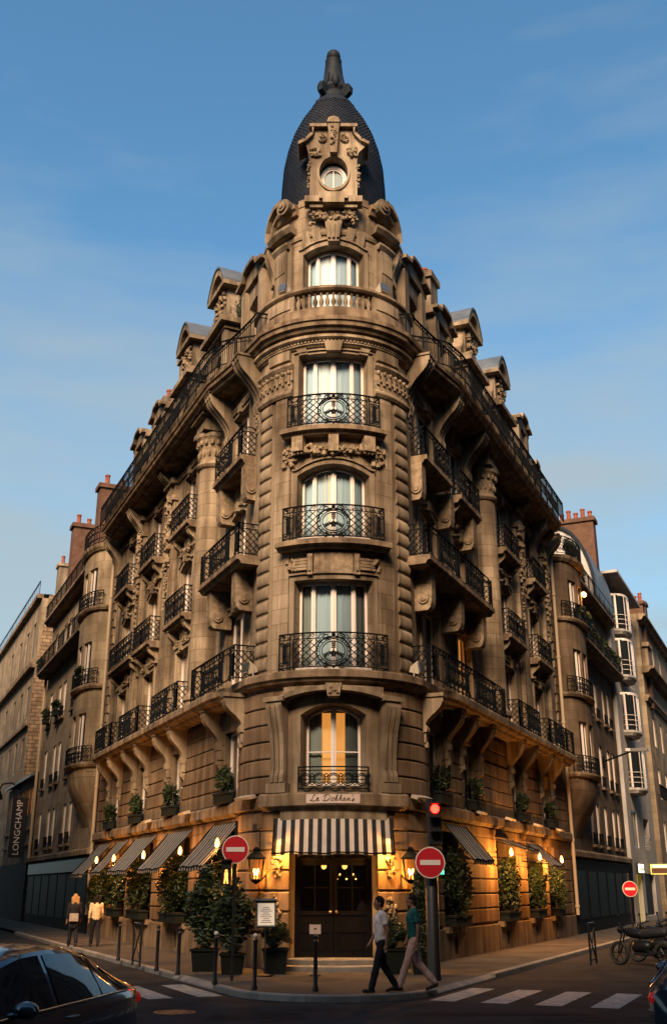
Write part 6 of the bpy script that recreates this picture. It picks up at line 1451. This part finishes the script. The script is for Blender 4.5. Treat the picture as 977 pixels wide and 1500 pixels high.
def person(label, loc, rz, h, P, top, bottom, hair, skin='skin', long_hair=False, shoes='shoe', sleeve=.55, bag=None, skirt=False, coat=False):
    t = thing('person', label, 'person', loc, rz, None, local=True); t.scale = (h / 1.75,) * 3
    J = dict(pel=(0, 0, .95), ch=(0, -.01, 1.32), nk=(0, .0, 1.47), hd=(0, -.02, 1.62))
    J.update(P); mb = MB(); hd = Vector(J['hd']); f = Vector(J.get('face', (0, -1, 0))).normalized(); sd = f.cross(Vector((0, 0, 1))).normalized()
    R = Matrix((sd, -f, Vector((0, 0, 1)))).transposed()
    mb.ball(hd + Vector((0, 0, .02)), .076, .098, .108, 14, 10, rot=R); mb.ball(hd + f * .028 - Vector((0, 0, .06)), .056, .066, .062, 12, 8, rot=R)
    mb.ball(hd + f * .102 - Vector((0, 0, .012)), .013, .018, .026, 8, 6, rot=R); mb.ball(hd + f * .088 - Vector((0, 0, .058)), .026, .012, .010, 8, 6, rot=R)
    for s in (-1, 1): mb.ball(hd + sd * .078 * s - f * .004, .010, .020, .032, 8, 6, rot=R)
    capsule(mb, J['nk'], hd - Vector((0, 0, .06)), .056, .050)
    capsule(mb, J['pel'], J['ch'], .115, .125, 12, 1.25); capsule(mb, J['ch'], J['nk'], .12, .06, 12, 1.3)
    for s in 'lr':
        capsule(mb, J['s' + s], J['e' + s], .048, .038); capsule(mb, J['e' + s], J['w' + s], .038, .026)
        d = Vector(J['w' + s]) - Vector(J['e' + s]); hand(mb, J['w' + s], d, 1 if s == 'l' else -1, (0, -1, -.2))
        capsule(mb, J['h' + s], J['k' + s], .082, .056); capsule(mb, J['k' + s], J['a' + s], .055, .036)
        a = Vector(J['a' + s]); capsule(mb, a + Vector((0, .03, -.035)), a + Vector((0, -.12, -.05 - J.get('tip' + s, 0))), .036, .030)
    bd = mb.build('body', skin, t); remesh(bd, .0085, 3)
    mb = MB()                                                    # shirt
    capsule(mb, Vector(J['pel']) + Vector((0, 0, .0 if not coat else -.25)), J['ch'], .135 if not coat else .15, .142, 14, 1.28); capsule(mb, J['ch'], Vector(J['nk']) - Vector((0, 0, .03)), .135, .075, 14, 1.35)
    for s in 'lr':
        a, e = Vector(J['s' + s]), Vector(J['e' + s]); capsule(mb, a * .75 + Vector(J['ch']) * .25, a, .075, .068)
        if sleeve <= 1: capsule(mb, a, a.lerp(e, sleeve), .066, .062)
        else: capsule(mb, a, e, .066, .055); capsule(mb, e, e.lerp(Vector(J['w' + s]), sleeve - 1), .054, .042)
    sh = mb.build('top', top, t); remesh(sh, .011, 3); folds(sh, .03)
    mb = MB(); capsule(mb, Vector(J['pel']) + Vector((0, 0, .06)), Vector(J['pel']) - Vector((0, 0, .05)), .128, .125, 12, 1.25)
    for s in 'lr':
        hp, k, a = Vector(J['h' + s]), Vector(J['k' + s]), Vector(J['a' + s]); capsule(mb, hp, k, .100, .076); capsule(mb, k, a + Vector((0, 0, .01)), .076, .066)
    tr = mb.build('trousers', bottom, t); remesh(tr, .011, 3); folds(tr, .03)
    for s in 'lr':
        mb = MB(); a = Vector(J['a' + s]); tp = J.get('tip' + s, 0); capsule(mb, a + Vector((0, .035, -.045)), a + Vector((0, -.15, -.058 - tp)), .043, .036, 10); capsule(mb, a, a + Vector((0, 0, -.03)), .045, .045)
        so_ = mb.build('shoe', shoes, t); remesh(so_, .010, 2)
    mb = MB(); mb.ball(hd + Vector((0, 0, .042)) - f * .016, .084, .104, .100, 14, 10, rot=R); mb.ball(hd - f * .055 - Vector((0, 0, .01)), .074, .055, .08, 12, 8, rot=R)
    if long_hair:
        for q in range(5): capsule(mb, hd - f * .06 + sd * (.05 * (q - 2)), hd - f * .075 + sd * (.052 * (q - 2)) - Vector((0, 0, .22 + .03 * (q % 2))), .05, .03, 8)
    hr = mb.build('hair', hair, t)
    # keep the face clear: clip hair in front of the brow
    remesh(hr, .011, 1); folds(hr, .03)
    for s in (-1, 1): mb = MB(); mb.ball(hd + f * .090 + sd * .032 * s + Vector((0, 0, .012)), .012, .007, .008, 8, 5, rot=R); mb.build('eye', 'ink', t)
    if bag:
        mb = MB(); c = Vector(bag); q = Flat((c.x, c.y, 0), (1, 0, 0), (0, -1, 0)); mb.box(q, -.15, .15, -.05, .05, c.z - .13, c.z + .13); b = mb.build('bag', 'bag_tan', t)
    return t
noisy('skin', (.22, .11, .07), (.28, .15, .10), 20, rough=.5, bump=.05); noisy('shirt_white', (.70, .56, .52), (.80, .66, .61), 6, rough=.85, bump=.4, fine=25); noisy('shirt_green', (.012, .085, .085), (.02, .11, .105), 6, rough=.85, bump=.4, fine=25)
noisy('trouser_dark', (.012, .012, .015), (.022, .021, .025), 6, bump=.4, fine=25); noisy('trouser_pink', (.52, .33, .29), (.62, .41, .36), 6, bump=.4, fine=25); noisy('shirt_cream', (.55, .40, .22), (.66, .50, .30), 6, bump=.4, fine=25)
noisy('hair_dark', (.010, .007, .006), (.022, .015, .012), 30, bump=.6, fine=90); noisy('hair_blond', (.38, .20, .08), (.50, .29, .13), 30, bump=.6, fine=90); noisy('shoe', (.03, .02, .018), (.05, .035, .03), 10, rough=.5); noisy('bag_tan', (.30, .24, .20), (.40, .33, .28), 8)
def walk(stride=1.0, arm=1.0, hd=(0, -.04, 1.62), face=(0, -1, 0)):
    return dict(sl=(.185, 0, 1.41), sr=(-.185, 0, 1.41), el=(.235, .10 * arm, 1.14), er=(-.235, -.04 * arm, 1.14), wl=(.245, .06 * arm, .89), wr=(-.24, -.20 * arm, .92),
                hl=(.09, 0, .92), hr=(-.09, 0, .92), kl=(.09, -.15 * stride, .50), kr=(-.09, .07 * stride, .49), al=(.09, -.30 * stride, .10), ar=(-.09, .36 * stride, .15), tipr=.05, tipl=-.01, hd=hd, face=face)
person('man in white T-shirt and dark trousers walking past the entrance', (.92, 21.35, PZ), -pi / 2 + .15, 1.72, walk(.75, .8), 'shirt_white', 'trouser_dark', 'hair_dark', sleeve=.55)
person('man in dark green T-shirt and pale pink trousers walking by the traffic light', (1.58, 21.75, PZ), -pi / 2, 1.76, walk(1.05, .6, face=(0, -1, 0)), 'shirt_green', 'trouser_pink', 'hair_dark', sleeve=.6)
rzL = atan2(FL.d.y, FL.d.x) + pi / 2
person('woman with long blond hair and dark coat carrying a pale bag, left pavement', (-8.75, 37.2, PZ), rzL, 1.68, walk(.5, .5), 'trouser_dark', 'trouser_dark', 'hair_blond', long_hair=True, sleeve=1.8, coat=True, bag=(.05, .19, .98))
person('dark-haired person in a loose cream top walking away on the left pavement', (-8.1, 37.6, PZ), rzL, 1.66, walk(.6, .7), 'shirt_cream', 'trouser_dark', 'hair_dark', long_hair=True, sleeve=1.7)
# ------------------------------------------------------------------ cars
pmat('car_paint', (.03, .042, .06), .18, .3, coat=1.0); pmat('car_glass', (.008, .010, .013), .04, spec=.7); pmat('chrome', (.55, .56, .58), .15, 1); pmat('tyre', (.015, .015, .015), .8); pmat('rim', (.35, .35, .36), .3, .9); pmat('tail', (.35, .01, .01), .25, emit=(1, .03, .02), es=.06)
def car(label, loc, rz, paint):
    t = thing('car', label, 'car', loc, rz, 'cars at the junction', local=True)
    xs = [-2.15, -2.08, -1.9, -1.7, -1.45, -1.1, -.7, -.2, .3, .7, 1.0, 1.35, 1.8, 2.1, 2.2]
    zt = [.78, .96, 1.02, 1.08, 1.22, 1.37, 1.45, 1.48, 1.46, 1.36, 1.18, .98, .90, .78, .60]
    zb = [.72, .90, .95, .96, .96, .95, .94, .93, .92, .92, .91, .90, .84, .72, .56]
    wb = [.62, .76, .83, .86, .88, .89, .90, .90, .90, .90, .89, .88, .84, .74, .62]
    wt = [.55, .68, .72, .70, .62, .60, .60, .61, .61, .60, .60, .70, .72, .62, .5]
    def sec(i):
        w, b, z, q = wb[i], zb[i], zt[i], wt[i]
        h = [(w * .90, .22), (w * .99, .36), (w * 1.01, .58), (w * 1.0, b - .08), (w * .985, b), (q + (w - q) * .45, b + (z - b) * .52), (q, z - .05 * min(1, (z - b) / .3)), (q * .75, z - .005), (q * .4, z + .008), (0, z + .012)]
        return h
    def pt(x, y, z): return Vector((x, y, z))
    mb = MB(); rows = []
    for i, x in enumerate(xs):
        h = sec(i); full = [(y, z) for y, z in h] + [(-y, z) for y, z in h[:-1][::-1]]
        rows.append([mb.vert(pt(x, y, z)) for y, z in full])
    mb.grid(rows); mb.face(rows[0]); mb.face(rows[-1][::-1]); mb.build('body', paint, t, smooth=38)
    def ip(arr, x):
        for i in range(len(xs) - 1):
            if xs[i] <= x <= xs[i + 1]: f = (x - xs[i]) / (xs[i + 1] - xs[i]); return arr[i] + (arr[i + 1] - arr[i]) * f
    def side(x, f, s, lift=.008):
        w, b, z, q = ip(wb, x), ip(zb, x), ip(zt, x), ip(wt, x)
        P = [(w * .985, b), (q + (w - q) * .45, b + (z - b) * .52), (q, z - .05 * min(1, (z - b) / .3))]
        y, zz = (P[0][0] + (P[1][0] - P[0][0]) * f * 2, P[0][1] + (P[1][1] - P[0][1]) * f * 2) if f < .5 else (P[1][0] + (P[2][0] - P[1][0]) * (f - .5) * 2, P[1][1] + (P[2][1] - P[1][1]) * (f - .5) * 2)
        return Vector((x, s * (y + lift), zz + lift * .4))
    for s in (-1, 1):
        for (xa, xb, xa2, xb2) in ((-1.55, -1.02, -1.12, -.98), (-.98, -.12, -.94, -.12), (-.04, .95, -.04, .55)):   # bottom and top spans
            mb = MB(); g = []
            for f in (.06, .28, .5, .72, .92): a, b = xa + (xa2 - xa) * f, xb + (xb2 - xb) * f; g.append([mb.vert(side(x, f, s)) for x in lin(a, b, 6)])
            mb.grid(g); mb.build('side_window', 'car_glass', t, smooth=60)
        mb = MB(); pts = [side(x, .03, s, .014) for x in lin(.95, -1.58, 14)] + [side(-1.62, .12, s, .014), side(-1.5, .35, s, .014), side(-1.22, .75, s, .014)]; mb.tube(pts, .011, 6); mb.build('chrome_strip', 'chrome', t)
        mb = MB(); mb.ball((.72, s * 1.02, 1.0), .09, .12, .075, 12, 8); mb.tube([(.74, s * .86, .95), (.74, s * .96, .97)], .025, 6); mb.build('mirror', paint, t, smooth=60)
        mb = MB(); mb.ball((-2.02, s * .70, .86), .07, .13, .075, 12, 8); mb.build('tail_light', 'tail', t, smooth=60)
        mb = MB(); mb.ball((2.02, s * .60, .66), .10, .15, .075, 12, 8); mb.build('headlight', 'glass_dark', t, smooth=60)
        for x in (-.35, .5): mb = MB(); mb.tube([(x - .09, s * (ip(wb, x) * 1.01 + .012), .84), (x + .09, s * (ip(wb, x) * 1.01 + .012), .84)], .014, 6); mb.build('door_handle', 'chrome', t)
        for x in (-1.35, 1.35):
            mb = MB(); c = Vector((x, s * .80, .33)); rws = []
            for r, y in ((.20, -.11), (.31, -.11), (.33, -.07), (.33, .07), (.31, .11), (.20, .11)): rws.append([mb.vert(c + Vector((r * cos(a), y, r * sin(a)))) for a in lin(0, 2 * pi, 24)[:-1]])
            mb.grid(rws, True); w = mb.build('wheel', 'tyre', t, smooth=40); mb = MB(); mb.face([mb.vert(c + Vector((.20 * cos(a), s * .06, .20 * sin(a)))) for a in lin(0, 2 * pi, 24)[:-1]])
            for k in range(5): a = 2 * pi * k / 5; mb.tube([c + Vector((0, s * .09, 0)), c + Vector((.2 * cos(a), s * .09, .2 * sin(a)))], .025, 5)
            mb.build('rim', 'rim', w)
    for (xa, xb, k) in ((-1.66, -1.16, 'rear_window'), (1.22, .74, 'windscreen')):
        mb = MB(); g = []
        for f in lin(0, 1, 5):
            x = xa + (xb - xa) * f; z, q = ip(zt, x), ip(wt, x) * .86; g.append([mb.vert((x, q * v, z + .02 - .012 * abs(v))) for v in lin(-1, 1, 6)])
        mb.grid(g); mb.build(k, 'car_glass', t, smooth=60)
    return t
c1 = car('dark blue-grey car with chrome window strip cut by the frame, near the left corner', (-3.45, 10.75, 0), atan2(-.966, -.26), 'car_paint')
c2 = copy_tree(c1); c2.location = (5.05, 13.9, 0); c2.rotation_euler = (0, 0, atan2(.91, .42)); c2['label'] = 'dark car cut by the frame in the right foreground'
# ------------------------------------------------------------------ motorcycles
pmat('bike_paint', (.008, .009, .011), .4, spec=.3); pmat('seat_black', (.012, .012, .013), .6)
def motorcycle(label, loc, rz):
    t = thing('motorcycle', label, 'motorcycle', loc, rz, 'motorcycles parked on the right street', local=True)
    for x in (-.68, .70):
        mb = MB(); rws = []
        for r, y in ((.22, -.04), (.28, -.055), (.31, -.02), (.31, .02), (.28, .055), (.22, .04)): rws.append([mb.vert((x + r * cos(a), y, .31 + r * sin(a))) for a in lin(0, 2 * pi, 20)[:-1]])
        mb.grid(rws, True); w = mb.build('wheel', 'tyre', t, smooth=50); mb = MB()
        for k in range(6): a = pi * k / 3; mb.tube([(x, 0, .31), (x + .23 * cos(a), 0, .31 + .23 * sin(a))], .014, 5)
        mb.build('spokes', 'black_paint', w)
    mb = MB()
    for s in (-1, 1): mb.tube([(.70, s * .07, .31), (.48, s * .07, .95)], .025, 6); mb.tube([(-.68, s * .09, .31), (-.1, s * .09, .42)], .025, 6); mb.tube([(-.55, s * .11, .36), (-.2, s * .13, .30), (.15, s * .12, .32)], .04, 6)
    mb.build('frame', 'black_paint', t); mb = MB(); capsule(mb, (.32, 0, .84), (-.02, 0, .80), .13, .12, 10); capsule(mb, (.1, 0, .48), (-.2, 0, .5), .17, .15, 10); mb.build('tank', 'bike_paint', t, smooth=50)
    mb = MB(); capsule(mb, (-.1, 0, .80), (-.75, 0, .86), .11, .09, 10, 1.2); mb.build('seat', 'seat_black', t, smooth=50); mb = MB(); mb.tube([(.40, -.34, 1.08), (.48, -.2, 1.06), (.5, 0, 1.0), (.48, .2, 1.06), (.40, .34, 1.08)], .02, 6); mb.build('handlebar', 'black_paint', t)
    mb = MB(); mb.ball((.60, 0, .90), .10, .11, .11, 10, 8); mb.build('headlamp', 'bike_paint', t, smooth=60)
    mb = MB(); capsule(mb, (-.8, 0, .74), (-.95, 0, .55), .06, .04, 8, 1.4); mb.build('mudguard', 'bike_paint', t, smooth=60)
    for s in (-1, 1): mb = MB(); mb.tube([(.46, s * .2, 1.06), (.44, s * .28, 1.24)], .01, 5); mb.ball((.44, s * .29, 1.27), .02, .07, .045, 8, 6); mb.build('mirror', 'black_paint', t)
    return t
b1 = motorcycle('motorcycle parked foremost in the row on the right street', (8.35, 30.2, 0), 2.3)
for k, (x, y, r) in enumerate(((9.3, 31.6, 2.5), (10.3, 33.2, 2.35), (11.2, 35.0, 2.6))): b = copy_tree(b1); b.location = (x, y, 0); b.rotation_euler = (0, 0, r); b['label'] = '%s motorcycle of the row on the right street' % ('second', 'third', 'farthest')[k]
t = no_entry(11.1, 41.0, 1.95, .28, 'round red no-entry sign seen from afar by the lit shop', 2.4)
for o in bpy.data.objects:
    if '_local' in o.keys(): del o['_local']
